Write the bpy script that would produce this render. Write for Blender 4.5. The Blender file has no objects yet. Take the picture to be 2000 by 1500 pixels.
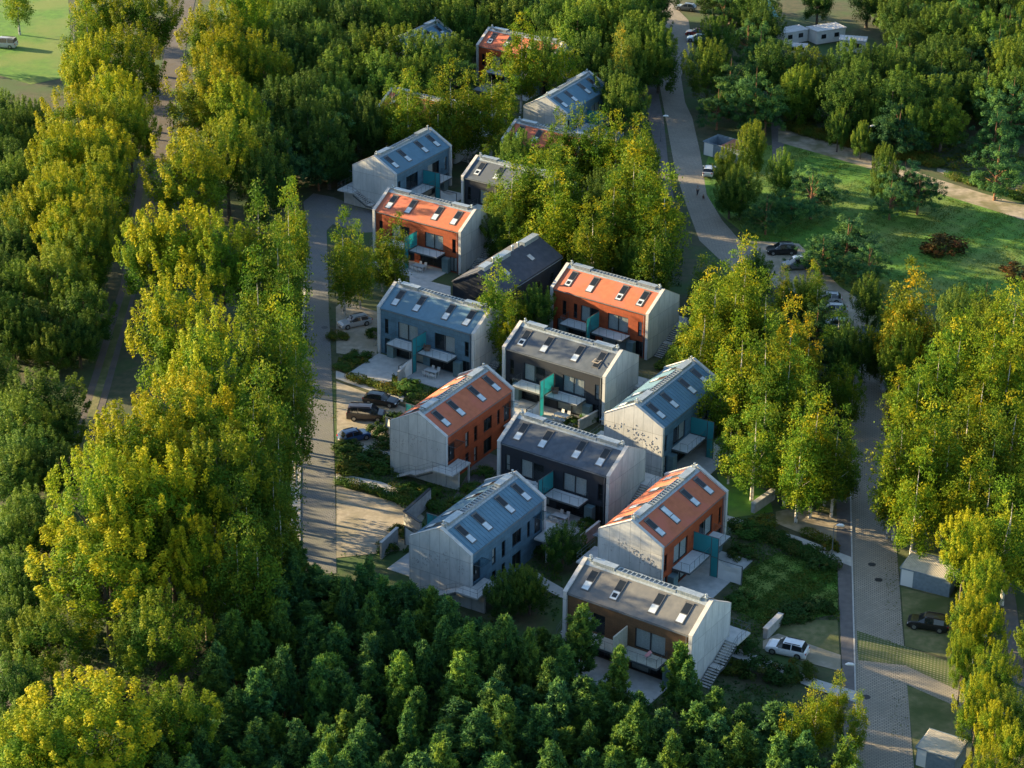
import bpy, bmesh, math, random
import numpy as np
from mathutils import Vector, Matrix
random.seed(7)
R = math.radians
scn = bpy.context.scene
col = scn.collection

# ------------------------------------------------------------------ camera
FOC, PITCH, HC, ROLL = 4588.87, R(25.3426), 127.74, R(0.6067)
cd = bpy.data.cameras.new('camera'); cam = bpy.data.objects.new('camera', cd); col.objects.link(cam)
cd.sensor_width = 36; cd.lens = FOC/2000*36; cd.clip_end = 5000; cd.clip_start = 1
cd.shift_y = -31/2000
cam.location = (0, 0, HC)
cam.rotation_mode = 'QUATERNION'
cam.rotation_quaternion = (Matrix.Rotation(math.pi/2-PITCH, 4, 'X') @ Matrix.Rotation(ROLL, 4, 'Z')).to_quaternion()
scn.camera = cam
# ------------------------------------------------------------------ light
SUN_EL, SUN_AZ = 13.6, 160.0          # azimuth (deg, ccw from +x) where the sun stands
w = bpy.data.worlds.new('World'); scn.world = w; w.use_nodes = True
nt = w.node_tree; bg = nt.nodes['Background']
sky = nt.nodes.new('ShaderNodeTexSky'); sky.sky_type = 'NISHITA'; sky.sun_disc = False
sky.sun_elevation = R(SUN_EL); sky.sun_rotation = R(90-SUN_AZ); sky.air_density = 1.0; sky.dust_density = 0.6; sky.ozone_density = 1.6
nt.links.new(sky.outputs[0], bg.inputs[0]); bg.inputs[1].default_value = 0.09
sl = bpy.data.lights.new('sun', 'SUN'); so = bpy.data.objects.new('sun', sl); col.objects.link(so)
sl.energy = 5.0; sl.angle = R(0.55); sl.color = (1.0, 0.76, 0.42)
sd = Vector((math.cos(R(SUN_AZ))*math.cos(R(SUN_EL)), math.sin(R(SUN_AZ))*math.cos(R(SUN_EL)), math.sin(R(SUN_EL))))
so.rotation_euler = sd.to_track_quat('Z', 'Y').to_euler(); so.location = (-200, 100, 150)
scn.view_settings.view_transform = 'Standard'; scn.view_settings.look = 'None'
scn.view_settings.exposure = 2.1; scn.view_settings.gamma = 1
scn.cycles.max_bounces = 6; scn.cycles.transparent_max_bounces = 12; scn.cycles.transmission_bounces = 3
scn.cycles.diffuse_bounces = 3; scn.cycles.glossy_bounces = 2
scn.cycles.use_denoising = True

def at(px, py, z=0.0):
    X, Y = px-1000, py-719
    c, s = math.cos(ROLL), math.sin(ROLL)
    x = (X*c+Y*s)/FOC; u = -(-X*s+Y*c)/FOC
    dy = math.cos(PITCH)+u*math.sin(PITCH); dz = -math.sin(PITCH)+u*math.cos(PITCH)
    t = (z-HC)/dz
    return (x*t, dy*t)
def pix(x, y, z=0.0):
    z = z-HC; d = y*math.cos(PITCH)-z*math.sin(PITCH); u = y*math.sin(PITCH)+z*math.cos(PITCH)
    X = x/d*FOC; Y = -u/d*FOC; c, s = math.cos(ROLL), math.sin(ROLL)
    return (1000+X*c-Y*s, 719+X*s+Y*c)

# ------------------------------------------------------------------ materials
MATS = {}
def newmat(name):
    m = bpy.data.materials.new(name); m.use_nodes = True
    n = m.node_tree.nodes; b = n['Principled BSDF']; MATS[name] = m
    return m, n, m.node_tree.links, b
def noise_mat(name, c1, c2, scale=2.0, rough=0.8, bump=0.0, detail=6, c3=None, scale2=0.2, spec=0.5, metal=0.0, bscale=None, lo=0.3, hi=0.7):
    m, n, l, b = newmat(name)
    tc = n.new('ShaderNodeTexCoord')
    no = n.new('ShaderNodeTexNoise'); no.inputs['Scale'].default_value = scale; no.inputs['Detail'].default_value = detail
    l.new(tc.outputs['Object'], no.inputs['Vector'])
    r = n.new('ShaderNodeValToRGB'); r.color_ramp.elements[0].color = (*c1, 1); r.color_ramp.elements[1].color = (*c2, 1)
    r.color_ramp.elements[0].position = lo; r.color_ramp.elements[1].position = hi
    l.new(no.outputs['Fac'], r.inputs[0]); out = r.outputs[0]
    if c3:
        n2 = n.new('ShaderNodeTexNoise'); n2.inputs['Scale'].default_value = scale2; n2.inputs['Detail'].default_value = 4
        l.new(tc.outputs['Object'], n2.inputs['Vector'])
        r2 = n.new('ShaderNodeValToRGB'); r2.color_ramp.elements[0].position = 0.45; r2.color_ramp.elements[1].position = 0.62
        l.new(n2.outputs['Fac'], r2.inputs[0])
        mx = n.new('ShaderNodeMixRGB'); l.new(r2.outputs[0], mx.inputs[0]); l.new(out, mx.inputs[1]); mx.inputs[2].default_value = (*c3, 1); out = mx.outputs[0]
    l.new(out, b.inputs['Base Color'])
    b.inputs['Roughness'].default_value = rough; b.inputs['Metallic'].default_value = metal
    b.inputs['Specular IOR Level'].default_value = spec
    if bump:
        bu = n.new('ShaderNodeBump'); bu.inputs['Strength'].default_value = bump; bu.inputs['Distance'].default_value = 0.05
        n3 = n.new('ShaderNodeTexNoise'); n3.inputs['Scale'].default_value = bscale or scale*4; l.new(tc.outputs['Object'], n3.inputs['Vector'])
        l.new(n3.outputs['Fac'], bu.inputs['Height']); l.new(bu.outputs[0], b.inputs['Normal'])
    return m
def brick_mat(name, c1, c2, mortar, sx, sy, ms, rough=0.85, c3=None, s3=0.15, bump=0.3, rot=0, wave=False, amt=0.6):
    m, n, l, b = newmat(name)
    tc = n.new('ShaderNodeTexCoord'); mp = n.new('ShaderNodeMapping'); mp.inputs['Rotation'].default_value = (0, 0, rot)
    l.new(tc.outputs['Object'], mp.inputs['Vector'])
    br = n.new('ShaderNodeTexBrick'); br.inputs['Color1'].default_value = (*c1, 1); br.inputs['Color2'].default_value = (*c2, 1)
    br.inputs['Mortar'].default_value = (*mortar, 1); br.inputs['Scale'].default_value = 1; br.inputs['Brick Width'].default_value = sx
    br.inputs['Row Height'].default_value = sy; br.inputs['Mortar Size'].default_value = ms
    l.new(mp.outputs[0], br.inputs['Vector']); out = br.outputs['Color']
    if c3:
        n2 = n.new('ShaderNodeTexNoise'); n2.inputs['Scale'].default_value = s3; n2.inputs['Detail'].default_value = 8
        l.new(tc.outputs['Object'], n2.inputs['Vector'])
        r2 = n.new('ShaderNodeValToRGB'); r2.color_ramp.elements[0].position = 0.4; r2.color_ramp.elements[1].position = 0.65
        r2.color_ramp.elements[1].color = (amt, amt, amt, 1)
        l.new(n2.outputs['Fac'], r2.inputs[0])
        mx = n.new('ShaderNodeMixRGB'); l.new(r2.outputs[0], mx.inputs[0]); l.new(out, mx.inputs[1]); mx.inputs[2].default_value = (*c3, 1); out = mx.outputs[0]
    l.new(out, b.inputs['Base Color']); b.inputs['Roughness'].default_value = rough
    bu = n.new('ShaderNodeBump'); bu.inputs['Strength'].default_value = bump; bu.inputs['Distance'].default_value = 0.02
    l.new(br.outputs['Fac'], bu.inputs['Height']); bu.invert = True; l.new(bu.outputs[0], b.inputs['Normal'])
    return m
def plain(name, c, rough=0.6, metal=0.0, spec=0.5, alpha=None):
    m, n, l, b = newmat(name)
    b.inputs['Base Color'].default_value = (*c, 1); b.inputs['Roughness'].default_value = rough
    b.inputs['Metallic'].default_value = metal; b.inputs['Specular IOR Level'].default_value = spec
    return m
def paint(name, c):
    m = noise_mat(name, tuple(v*0.93 for v in c), tuple(min(1, v*1.05) for v in c), 3, 0.28, 0, spec=0.6)
    m.node_tree.nodes['Principled BSDF'].inputs['Coat Weight'].default_value = 0.5
    return m
def facade(name, c, rough=0.7, tile=(1.2, 0.6)):
    """large cladding boards on a vertical wall: joints along local x/y and z"""
    m, n, l, b = newmat(name)
    tc = n.new('ShaderNodeTexCoord'); sp = n.new('ShaderNodeSeparateXYZ'); l.new(tc.outputs['Object'], sp.inputs[0])
    ad = n.new('ShaderNodeMath'); ad.operation = 'ADD'; l.new(sp.outputs['X'], ad.inputs[0]); l.new(sp.outputs['Y'], ad.inputs[1])
    cb = n.new('ShaderNodeCombineXYZ'); l.new(ad.outputs[0], cb.inputs['X']); l.new(sp.outputs['Z'], cb.inputs['Y'])
    br = n.new('ShaderNodeTexBrick'); br.inputs['Color1'].default_value = (*[v*0.88 for v in c], 1); br.inputs['Color2'].default_value = (*[v*1.1 for v in c], 1)
    br.inputs['Mortar'].default_value = (*[v*0.5 for v in c], 1); br.inputs['Scale'].default_value = 1
    br.inputs['Brick Width'].default_value = tile[0]; br.inputs['Row Height'].default_value = tile[1]; br.inputs['Mortar Size'].default_value = 0.012
    l.new(cb.outputs[0], br.inputs['Vector'])
    no = n.new('ShaderNodeTexNoise'); no.inputs['Scale'].default_value = 1.1; no.inputs['Detail'].default_value = 8; l.new(tc.outputs['Object'], no.inputs['Vector'])
    mx = n.new('ShaderNodeMixRGB'); mx.blend_type = 'MULTIPLY'; mx.inputs[0].default_value = 0.7
    r = n.new('ShaderNodeValToRGB'); r.color_ramp.elements[0].color = (0.62, 0.64, 0.66, 1); r.color_ramp.elements[1].color = (1.2, 1.16, 1.12, 1)
    r.color_ramp.elements[0].position = 0.3; r.color_ramp.elements[1].position = 0.7
    l.new(no.outputs['Fac'], r.inputs[0]); l.new(br.outputs['Color'], mx.inputs[1]); l.new(r.outputs[0], mx.inputs[2])
    l.new(mx.outputs[0], b.inputs['Base Color']); b.inputs['Roughness'].default_value = rough
    return m
def concrete(name):
    m, n, l, b = newmat(name)
    tc = n.new('ShaderNodeTexCoord'); sp = n.new('ShaderNodeSeparateXYZ'); l.new(tc.outputs['Object'], sp.inputs[0])
    cb = n.new('ShaderNodeCombineXYZ'); l.new(sp.outputs['Y'], cb.inputs['X']); l.new(sp.outputs['Z'], cb.inputs['Y'])
    br = n.new('ShaderNodeTexBrick'); br.inputs['Color1'].default_value = (0.46, 0.475, 0.475, 1); br.inputs['Color2'].default_value = (0.54, 0.55, 0.54, 1)
    br.inputs['Mortar'].default_value = (0.19, 0.2, 0.2, 1); br.inputs['Scale'].default_value = 1; br.offset = 0
    br.inputs['Brick Width'].default_value = 1.25; br.inputs['Row Height'].default_value = 2.75; br.inputs['Mortar Size'].default_value = 0.018
    l.new(cb.outputs[0], br.inputs['Vector'])
    mp = n.new('ShaderNodeMapping'); mp.inputs['Scale'].default_value = (1, 1, 0.35); l.new(tc.outputs['Object'], mp.inputs['Vector'])
    no = n.new('ShaderNodeTexNoise'); no.inputs['Scale'].default_value = 1.3; no.inputs['Detail'].default_value = 9; no.inputs['Roughness'].default_value = 0.65
    l.new(mp.outputs[0], no.inputs['Vector'])
    r = n.new('ShaderNodeValToRGB'); r.color_ramp.elements[0].color = (0.6, 0.62, 0.62, 1); r.color_ramp.elements[1].color = (1.15, 1.13, 1.1, 1)
    r.color_ramp.elements[0].position = 0.32; r.color_ramp.elements[1].position = 0.62
    l.new(no.outputs['Fac'], r.inputs[0])
    mx = n.new('ShaderNodeMixRGB'); mx.blend_type = 'MULTIPLY'; mx.inputs[0].default_value = 0.5
    l.new(br.outputs['Color'], mx.inputs[1]); l.new(r.outputs[0], mx.inputs[2]); l.new(mx.outputs[0], b.inputs['Base Color'])
    b.inputs['Roughness'].default_value = 0.85
    return m
concrete('concrete')
noise_mat('coping', (0.38, 0.37, 0.35), (0.52, 0.50, 0.47), 1.5, 0.7)
facade('orange_wall', (0.32, 0.062, 0.016)); facade('blue_wall', (0.075, 0.16, 0.23)); facade('dark_wall', (0.012, 0.018, 0.029)); facade('brown_wall', (0.13, 0.07, 0.032), tile=(0.6, 0.15))
noise_mat('orange_roof', (0.36, 0.10, 0.045), (0.46, 0.135, 0.06), 1.6, 0.85, 0.15, c3=(0.44, 0.12, 0.07), scale2=0.35)
noise_mat('blue_roof', (0.07, 0.15, 0.215), (0.10, 0.20, 0.275), 1.2, 0.8, 0.1, c3=(0.085, 0.165, 0.22), scale2=0.4)
noise_mat('dark_roof', (0.040, 0.058, 0.082), (0.078, 0.098, 0.125), 1.4, 0.85, 0.2, c3=(0.060, 0.076, 0.098), scale2=0.4)
noise_mat('brown_roof', (0.095, 0.10, 0.105), (0.145, 0.145, 0.14), 1.4, 0.85, 0.2, c3=(0.115, 0.115, 0.115), scale2=0.4)
noise_mat('black_roof', (0.035, 0.04, 0.055), (0.06, 0.065, 0.08), 1.4, 0.8, 0.2)
noise_mat('ridge_metal', (0.24, 0.29, 0.32), (0.42, 0.46, 0.48), 4, 0.4, 0, metal=0.4)
plain('frame_dark', (0.02, 0.024, 0.028), 0.4); plain('rail', (0.10, 0.12, 0.13), 0.4, 0.3)
plain('white_frame', (0.62, 0.63, 0.62), 0.5)
noise_mat('curtain', (0.34, 0.32, 0.30), (0.52, 0.5, 0.47), 9, 0.9)
noise_mat('blind', (0.36, 0.42, 0.46), (0.62, 0.66, 0.68), 2, 0.35)
plain('skylight_dark', (0.016, 0.02, 0.024), 0.12, spec=0.35)
plain('unlit_interior', (0.015, 0.016, 0.018), 0.9)
plain('chair_white', (0.6, 0.62, 0.63), 0.5); plain('pink', (0.55, 0.25, 0.25), 0.9); plain('wicker', (0.16, 0.10, 0.07), 0.9)
noise_mat('balcony_floor', (0.50, 0.51, 0.51), (0.60, 0.60, 0.59), 2.5, 0.7)
noise_mat('terrace', (0.36, 0.37, 0.36), (0.5, 0.5, 0.48), 1.2, 0.85)
noise_mat('sail', (0.58, 0.59, 0.58), (0.68, 0.68, 0.66), 1.2, 0.8)
noise_mat('decking', (0.27, 0.22, 0.17), (0.36, 0.31, 0.25), 6, 0.8)
noise_mat('bark', (0.06, 0.048, 0.038), (0.15, 0.12, 0.095), 3, 0.95, 0.5)
noise_mat('birch_bark', (0.10, 0.09, 0.08), (0.55, 0.52, 0.47), 2.2, 0.9, lo=0.35, hi=0.5)
noise_mat('pine_bark', (0.13, 0.06, 0.032), (0.26, 0.13, 0.07), 3, 0.95, 0.5)
noise_mat('tyre', (0.015, 0.015, 0.015), (0.03, 0.03, 0.03), 8, 0.9); plain('alloy', (0.35, 0.36, 0.37), 0.3, 0.8)
plain('car_glass', (0.012, 0.016, 0.02), 0.06, spec=0.7); plain('lamp_red', (0.35, 0.01, 0.01), 0.25); plain('lamp_clear', (0.6, 0.62, 0.65), 0.15)
plain('black_trim', (0.015, 0.015, 0.017), 0.5); plain('number_plate', (0.7, 0.7, 0.68), 0.5)
noise_mat('galvanised', (0.15, 0.20, 0.25), (0.22, 0.28, 0.33), 3, 0.5, metal=0.2)
noise_mat('corrugated', (0.42, 0.38, 0.30), (0.56, 0.5, 0.4), 2, 0.6)
noise_mat('rust_roof', (0.30, 0.12, 0.07), (0.42, 0.18, 0.11), 1.5, 0.8)
# glass: thin reflective
def glass(name, tint, gl=0.35):
    m, n, l, b = newmat(name); n.remove(b)
    o = n['Material Output']; tr = n.new('ShaderNodeBsdfTransparent'); tr.inputs[0].default_value = (*tint, 1)
    g = n.new('ShaderNodeBsdfGlossy'); g.inputs['Roughness'].default_value = 0.05; g.inputs[0].default_value = (0.8, 0.9, 1, 1)
    fr = n.new('ShaderNodeLayerWeight'); pw = n.new('ShaderNodeMath'); pw.operation = 'POWER'; pw.inputs[1].default_value = 4; l.new(fr.outputs['Facing'], pw.inputs[0])
    ml = n.new('ShaderNodeMath'); ml.operation = 'MULTIPLY_ADD'; ml.inputs[1].default_value = gl; ml.inputs[2].default_value = 0.04; l.new(pw.outputs[0], ml.inputs[0])
    mx = n.new('ShaderNodeMixShader'); l.new(ml.outputs[0], mx.inputs[0]); l.new(tr.outputs[0], mx.inputs[1]); l.new(g.outputs[0], mx.inputs[2]); l.new(mx.outputs[0], o.inputs[0])
    return m
glass('window_glass', (0.75, 0.82, 0.84))
glass('rail_glass', (0.9, 0.94, 0.94))
def frosted(name, c):
    m, n, l, b = newmat(name); o = n['Material Output']
    b.inputs['Base Color'].default_value = (*c, 1); b.inputs['Roughness'].default_value = 0.25
    t = n.new('ShaderNodeBsdfTranslucent'); t.inputs[0].default_value = (*c, 1)
    tp = n.new('ShaderNodeBsdfTransparent'); tp.inputs[0].default_value = (0.45, 0.85, 0.85, 1)
    m1 = n.new('ShaderNodeMixShader'); m1.inputs[0].default_value = 0.45; l.new(b.outputs[0], m1.inputs[1]); l.new(t.outputs[0], m1.inputs[2])
    m2 = n.new('ShaderNodeMixShader'); m2.inputs[0].default_value = 0.12; l.new(m1.outputs[0], m2.inputs[1]); l.new(tp.outputs[0], m2.inputs[2])
    l.new(m2.outputs[0], o.inputs[0]); return m
frosted('teal_glass', (0.06, 0.36, 0.40))
# foliage: one material per species, leaf tint varies per clump (mesh attribute) and per tree (object colour)
def foliage(name, c1, c2, c3, trans=0.35, rough=0.55):
    m, n, l, b = newmat(name); o = n['Material Output']
    a = n.new('ShaderNodeAttribute'); a.attribute_name = 'tint'
    r = n.new('ShaderNodeValToRGB'); cr = r.color_ramp; cr.elements[0].color = (*c1, 1); cr.elements[1].color = (*c3, 1)
    e = cr.elements.new(0.5); e.color = (*c2, 1); l.new(a.outputs['Fac'], r.inputs[0])
    oi = n.new('ShaderNodeObjectInfo'); mx = n.new('ShaderNodeMixRGB'); mx.blend_type = 'MULTIPLY'; mx.inputs[0].default_value = 1
    l.new(r.outputs[0], mx.inputs[1]); l.new(oi.outputs['Color'], mx.inputs[2])
    l.new(mx.outputs[0], b.inputs['Base Color']); b.inputs['Roughness'].default_value = 0.7; b.inputs['Specular IOR Level'].default_value = 0.12
    t = n.new('ShaderNodeBsdfTranslucent'); l.new(mx.outputs[0], t.inputs[0])
    ms = n.new('ShaderNodeMixShader'); ms.inputs[0].default_value = trans; l.new(b.outputs[0], ms.inputs[1]); l.new(t.outputs[0], ms.inputs[2]); l.new(ms.outputs[0], o.inputs[0])
    return m
foliage('maple_leaf', (0.055, 0.135, 0.012), (0.115, 0.20, 0.012), (0.31, 0.30, 0.012), 0.34)
foliage('birch_leaf', (0.055, 0.125, 0.012), (0.115, 0.185, 0.012), (0.31, 0.28, 0.012), 0.34)
foliage('pine_needle', (0.030, 0.092, 0.032), (0.062, 0.145, 0.034), (0.15, 0.24, 0.034), 0.26)
foliage('dark_leaf', (0.036, 0.092, 0.016), (0.066, 0.14, 0.018), (0.16, 0.21, 0.020), 0.3)
foliage('shrub_leaf', (0.035, 0.09, 0.018), (0.065, 0.13, 0.02), (0.17, 0.13, 0.025), 0.3)

# ------------------------------------------------------------------ mesh builder
class MB:
    def __init__(s): s.v = []; s.f = []; s.m = []
    def quad(s, a, b, c, d, m=0):
        i = len(s.v); s.v += [a, b, c, d]; s.f.append((i, i+1, i+2, i+3)); s.m.append(m)
    def poly(s, pts, m=0):
        i = len(s.v); s.v += list(pts); s.f.append(tuple(range(i, i+len(pts)))); s.m.append(m)
    def box(s, x0, x1, y0, y1, z0, z1, m=0):
        i = len(s.v)
        s.v += [(x0,y0,z0),(x1,y0,z0),(x1,y1,z0),(x0,y1,z0),(x0,y0,z1),(x1,y0,z1),(x1,y1,z1),(x0,y1,z1)]
        s.f += [(i,i+3,i+2,i+1),(i+4,i+5,i+6,i+7),(i,i+1,i+5,i+4),(i+1,i+2,i+6,i+5),(i+2,i+3,i+7,i+6),(i+3,i,i+4,i+7)]; s.m += [m]*6
    def prism(s, pts, d, m=0):
        """pts: planar loop, d: extrusion vector"""
        i = len(s.v); n = len(pts); s.v += list(pts)+[tuple(p[k]+d[k] for k in range(3)) for p in pts]
        s.f.append(tuple(range(i+n-1, i-1, -1))); s.f.append(tuple(range(i+n, i+2*n)))
        for k in range(n): s.f.append((i+k, i+(k+1)%n, i+n+(k+1)%n, i+n+k))
        s.m += [m]*(n+2)
    def tube(s, pts, rad, n=6, m=0, cap=True):
        rings = []
        for k, p in enumerate(pts):
            a = Vector(pts[max(0, k-1)]); b = Vector(pts[min(len(pts)-1, k+1)]); d = (b-a)
            if d.length < 1e-6: d = Vector((0,0,1))
            d.normalize(); u = d.orthogonal().normalized() if abs(d.z) < 0.95 else Vector((1,0,0)).cross(d).normalized(); v = d.cross(u)
            r = rad[k] if isinstance(rad, (list, tuple)) else rad
            i = len(s.v)
            for q in range(n):
                t = 2*math.pi*q/n; s.v.append(tuple(Vector(p)+u*math.cos(t)*r+v*math.sin(t)*r))
            rings.append(i)
        for a, b in zip(rings, rings[1:]):
            for q in range(n): s.f.append((a+q, a+(q+1)%n, b+(q+1)%n, b+q)); s.m.append(m)
        if cap:
            s.f.append(tuple(rings[0]+q for q in range(n-1, -1, -1))); s.f.append(tuple(rings[-1]+q for q in range(n))); s.m += [m, m]
    def mesh(s, name, mats, smooth=False):
        me = bpy.data.meshes.new(name); me.from_pydata(s.v, [], s.f)
        for mm in ([mats] if isinstance(mats, str) else mats): me.materials.append(MATS[mm])
        me.polygons.foreach_set('material_index', s.m)
        bm = bmesh.new(); bm.from_mesh(me); bmesh.ops.recalc_face_normals(bm, faces=bm.faces); bm.to_mesh(me); bm.free()
        if smooth:
            me.polygons.foreach_set('use_smooth', [True]*len(me.polygons)); me.set_sharp_from_angle(angle=R(35))
        me.update(); return me
    def build(s, name, mats, parent=None, smooth=False):
        o = bpy.data.objects.new(name, s.mesh(name, mats, smooth)); col.objects.link(o)
        if parent: o.parent = parent
        return o
def put(name, me, parent=None, loc=(0,0,0), rot=(0,0,0)):
    o = bpy.data.objects.new(name, me); col.objects.link(o); o.location = loc; o.rotation_euler = rot
    if parent: o.parent = parent
    return o
def tag(o, label=None, cat=None, group=None, kind=None):
    if label: o['label'] = label
    if cat: o['category'] = cat
    if group: o['group'] = group
    if kind: o['kind'] = kind
    return o
def empty(name, loc, rz=0):
    o = bpy.data.objects.new(name, None); col.objects.link(o); o.location = loc; o.rotation_euler = (0, 0, rz); o.empty_display_size = 0.3
    return o

# ------------------------------------------------------------------ ground and roads (the setting)
BARE = []
def sheet(name, pts, z, mat, kind='structure', th=None, px=True, cap_z=0):
    P = [at(*p) if px else p for p in pts]
    if name in ('path', 'parking_plot', 'street', 'pavement', 'road'): BARE.append(P)
    m = MB()
    if th: m.prism([(x, y, z-th) for x, y in P], (0, 0, th))
    else: m.poly([(x, y, z) for x, y in P])
    o = m.build(name, mat)
    if kind: o['kind'] = kind
    return o
noise_mat('soil', (0.035, 0.05, 0.02), (0.085, 0.08, 0.042), 0.9, 0.95, 0.6, c3=(0.04, 0.085, 0.02), scale2=0.12)
noise_mat('lawn', (0.045, 0.135, 0.010), (0.09, 0.22, 0.014), 0.8, 0.9, 0.6, c3=(0.13, 0.185, 0.03), scale2=0.09, bscale=12)
noise_mat('dry_lawn', (0.085, 0.11, 0.035), (0.19, 0.17, 0.08), 1.3, 0.95, 0.5, c3=(0.06, 0.085, 0.02), scale2=0.2, bscale=12)
noise_mat('gravel', (0.25, 0.22, 0.17), (0.38, 0.335, 0.26), 1.6, 0.95, 0.5, c3=(0.24, 0.215, 0.15), scale2=0.3, bscale=18)
noise_mat('dirt_path', (0.24, 0.205, 0.15), (0.40, 0.34, 0.25), 1.1, 0.95, 0.5, c3=(0.16, 0.15, 0.075), scale2=0.3, bscale=14)
noise_mat('slab_path', (0.36, 0.36, 0.34), (0.47, 0.46, 0.43), 1.5, 0.9)
noise_mat('asphalt_walk', (0.10, 0.092, 0.09), (0.14, 0.13, 0.125), 1.2, 0.9, 0.2, bscale=20)
noise_mat('kerb', (0.34, 0.33, 0.31), (0.45, 0.44, 0.41), 2, 0.9)
brick_mat('paving', (0.32, 0.275, 0.215), (0.39, 0.335, 0.265), (0.10, 0.10, 0.085), 0.42, 0.24, 0.035, c3=(0.19, 0.175, 0.14), s3=0.25, rot=R(7))
brick_mat('paving_grey', (0.165, 0.165, 0.165), (0.205, 0.20, 0.195), (0.085, 0.09, 0.09), 0.42, 0.24, 0.035, c3=(0.15, 0.155, 0.12), s3=0.22, rot=R(4))
brick_mat('grass_paver', (0.25, 0.225, 0.16), (0.30, 0.27, 0.20), (0.055, 0.085, 0.02), 0.42, 0.30, 0.11, c3=(0.11, 0.12, 0.045), s3=0.5, rot=R(-24))
noise_mat('old_road', (0.075, 0.068, 0.066), (0.12, 0.105, 0.095), 0.8, 0.9, 0.2, c3=(0.09, 0.075, 0.06), scale2=0.4)

g = MB(); N = 60
# one sheet to the horizon; gently rough near the camera's view, flat under the houses
g.poly([(-3000, -400, 0), (3000, -400, 0), (3000, 5000, 0), (-3000, 5000, 0)])
tag(g.build('ground', 'soil'), kind='structure')
sheet('lawn', [(1372,345),(1385,300),(1535,280),(1700,330),(1830,375),(2005,433),(2080,470),(2080,600),(1990,590),(1880,600),(1700,590),(1560,520),(1470,470),(1420,430),(1385,395)], 0.02, 'lawn')
sheet('lawn', [(-60,-40),(130,-40),(138,60),(135,150),(60,165),(-60,130)], 0.02, 'lawn')
sheet('lawn', [(1880,-60),(2080,-60),(2080,60),(1990,38),(1920,15)], 0.02, 'lawn')
sheet('lawn', [(1400,925),(1500,960),(1510,1000),(1425,1012)], 0.02, 'lawn')
sheet('lawn', [(1452,1120),(1520,1080),(1636,1112),(1636,1200),(1500,1220),(1430,1190)], 0.02, 'lawn')
sheet('lawn', [(1600,600),(1715,610),(1712,720),(1650,720)], 0.02, 'dry_lawn')
sheet('lawn', [(1752,1100),(1760,1040),(1870,1060),(1890,1180),(1765,1145)], 0.02, 'dry_lawn')
sheet('lawn', [(1760,1148),(1880,1176),(1900,1300),(1768,1262)], 0.025, 'dry_lawn')
sheet('lawn', [(1770,1340),(1890,1372),(1910,1560),(1795,1560)], 0.025, 'dry_lawn')
# streets
sheet('street', [(588,1120),(588,960),(592,760),(598,600),(602,500),(598,430),(592,395),(612,378),(650,385),(700,405),(760,420),(760,452),(706,455),(650,438),(638,450),(642,600),(647,700),(655,960),(657,1120)], 0.03, 'paving_grey')
sheet('kerb', [(583,1120),(583,960),(588,760),(594,600),(597,500),(601,500),(597,600),(591,760),(587,960),(587,1120)], 0.10, 'kerb', th=0.12)
sheet('verge', [(540,1120),(566,960),(578,820),(588,700),(592,560),(597,500),(594,600),(588,760),(583,960),(583,1120)], 0.025, 'slab_path')
sheet('street', [(1662,940),(1666,1110),(1672,1345),(1678,1560),(1790,1560),(1780,1440),(1766,1270),(1757,1150),(1747,1010),(1737,790),(1722,690),(1690,640),(1640,560),(1560,500),(1452,478),(1410,430),(1380,380),(1368,300),(1352,230),(1338,200),(1330,150),(1352,90),(1345,40),(1305,0),(1288,30),(1292,90),(1285,150),(1300,230),(1318,330),(1340,400),(1366,470),(1430,530),(1540,570),(1640,640),(1672,700),(1664,790)], 0.03, 'paving')
sheet('kerb', [(1659,940),(1663,1110),(1669,1345),(1675,1560),(1678,1560),(1672,1345),(1666,1110),(1662,940)], 0.12, 'kerb', th=0.13)
sheet('pavement', [(1634,940),(1634,1085),(1640,1200),(1646,1345),(1650,1560),(1675,1560),(1669,1345),(1663,1110),(1659,940)], 0.10, 'asphalt_walk', th=0.1)
sheet('pavement', [(1256,165),(1268,240),(1282,300),(1300,380),(1318,400),(1306,330),(1297,240),(1282,165)], 0.10, 'asphalt_walk', th=0.1)
sheet('road', [(1676,1290),(1768,1300),(1890,1358),(2080,1452),(2080,1490),(1890,1390),(1772,1338),(1677,1318)], 0.036, 'paving')
sheet('grass_paving', [(1673,1232),(1764,1262),(1900,1308),(2080,1375),(2080,1452),(1890,1358),(1768,1300),(1676,1290)], 0.04, 'grass_paver')
sheet('road', [(1945,1060),(1975,1330),(2005,1345),(1985,1180),(1968,1060)], 0.03, 'asphalt_walk')
sheet('path', [(1520,250),(1600,268),(1705,305),(1830,350),(1920,378),(2090,425),(2090,452),(2000,430),(1830,377),(1715,335),(1600,300),(1520,278)], 0.04, 'dirt_path')
sheet('path', [(1830,328),(1900,350),(2090,412),(2090,418),(1900,362),(1830,335)], 0.045, 'dirt_path')
sheet('path', [(1505,225),(1528,235),(1535,330),(1510,330)], 0.03, 'asphalt_walk')
sheet('avenue_path', [(80,1010),(150,830),(235,560),(278,300),(318,120),(345,-20),(385,-20),(352,150),(330,300),(290,480),(215,760),(150,980),(60,1250),(0,1500),(-60,1500)], 0.03, 'old_road')
sheet('grass_strip', [(102,1000),(165,830),(248,560),(292,300),(302,300),(262,560),(180,830),(118,1000)], 0.05, 'dry_lawn')
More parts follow.
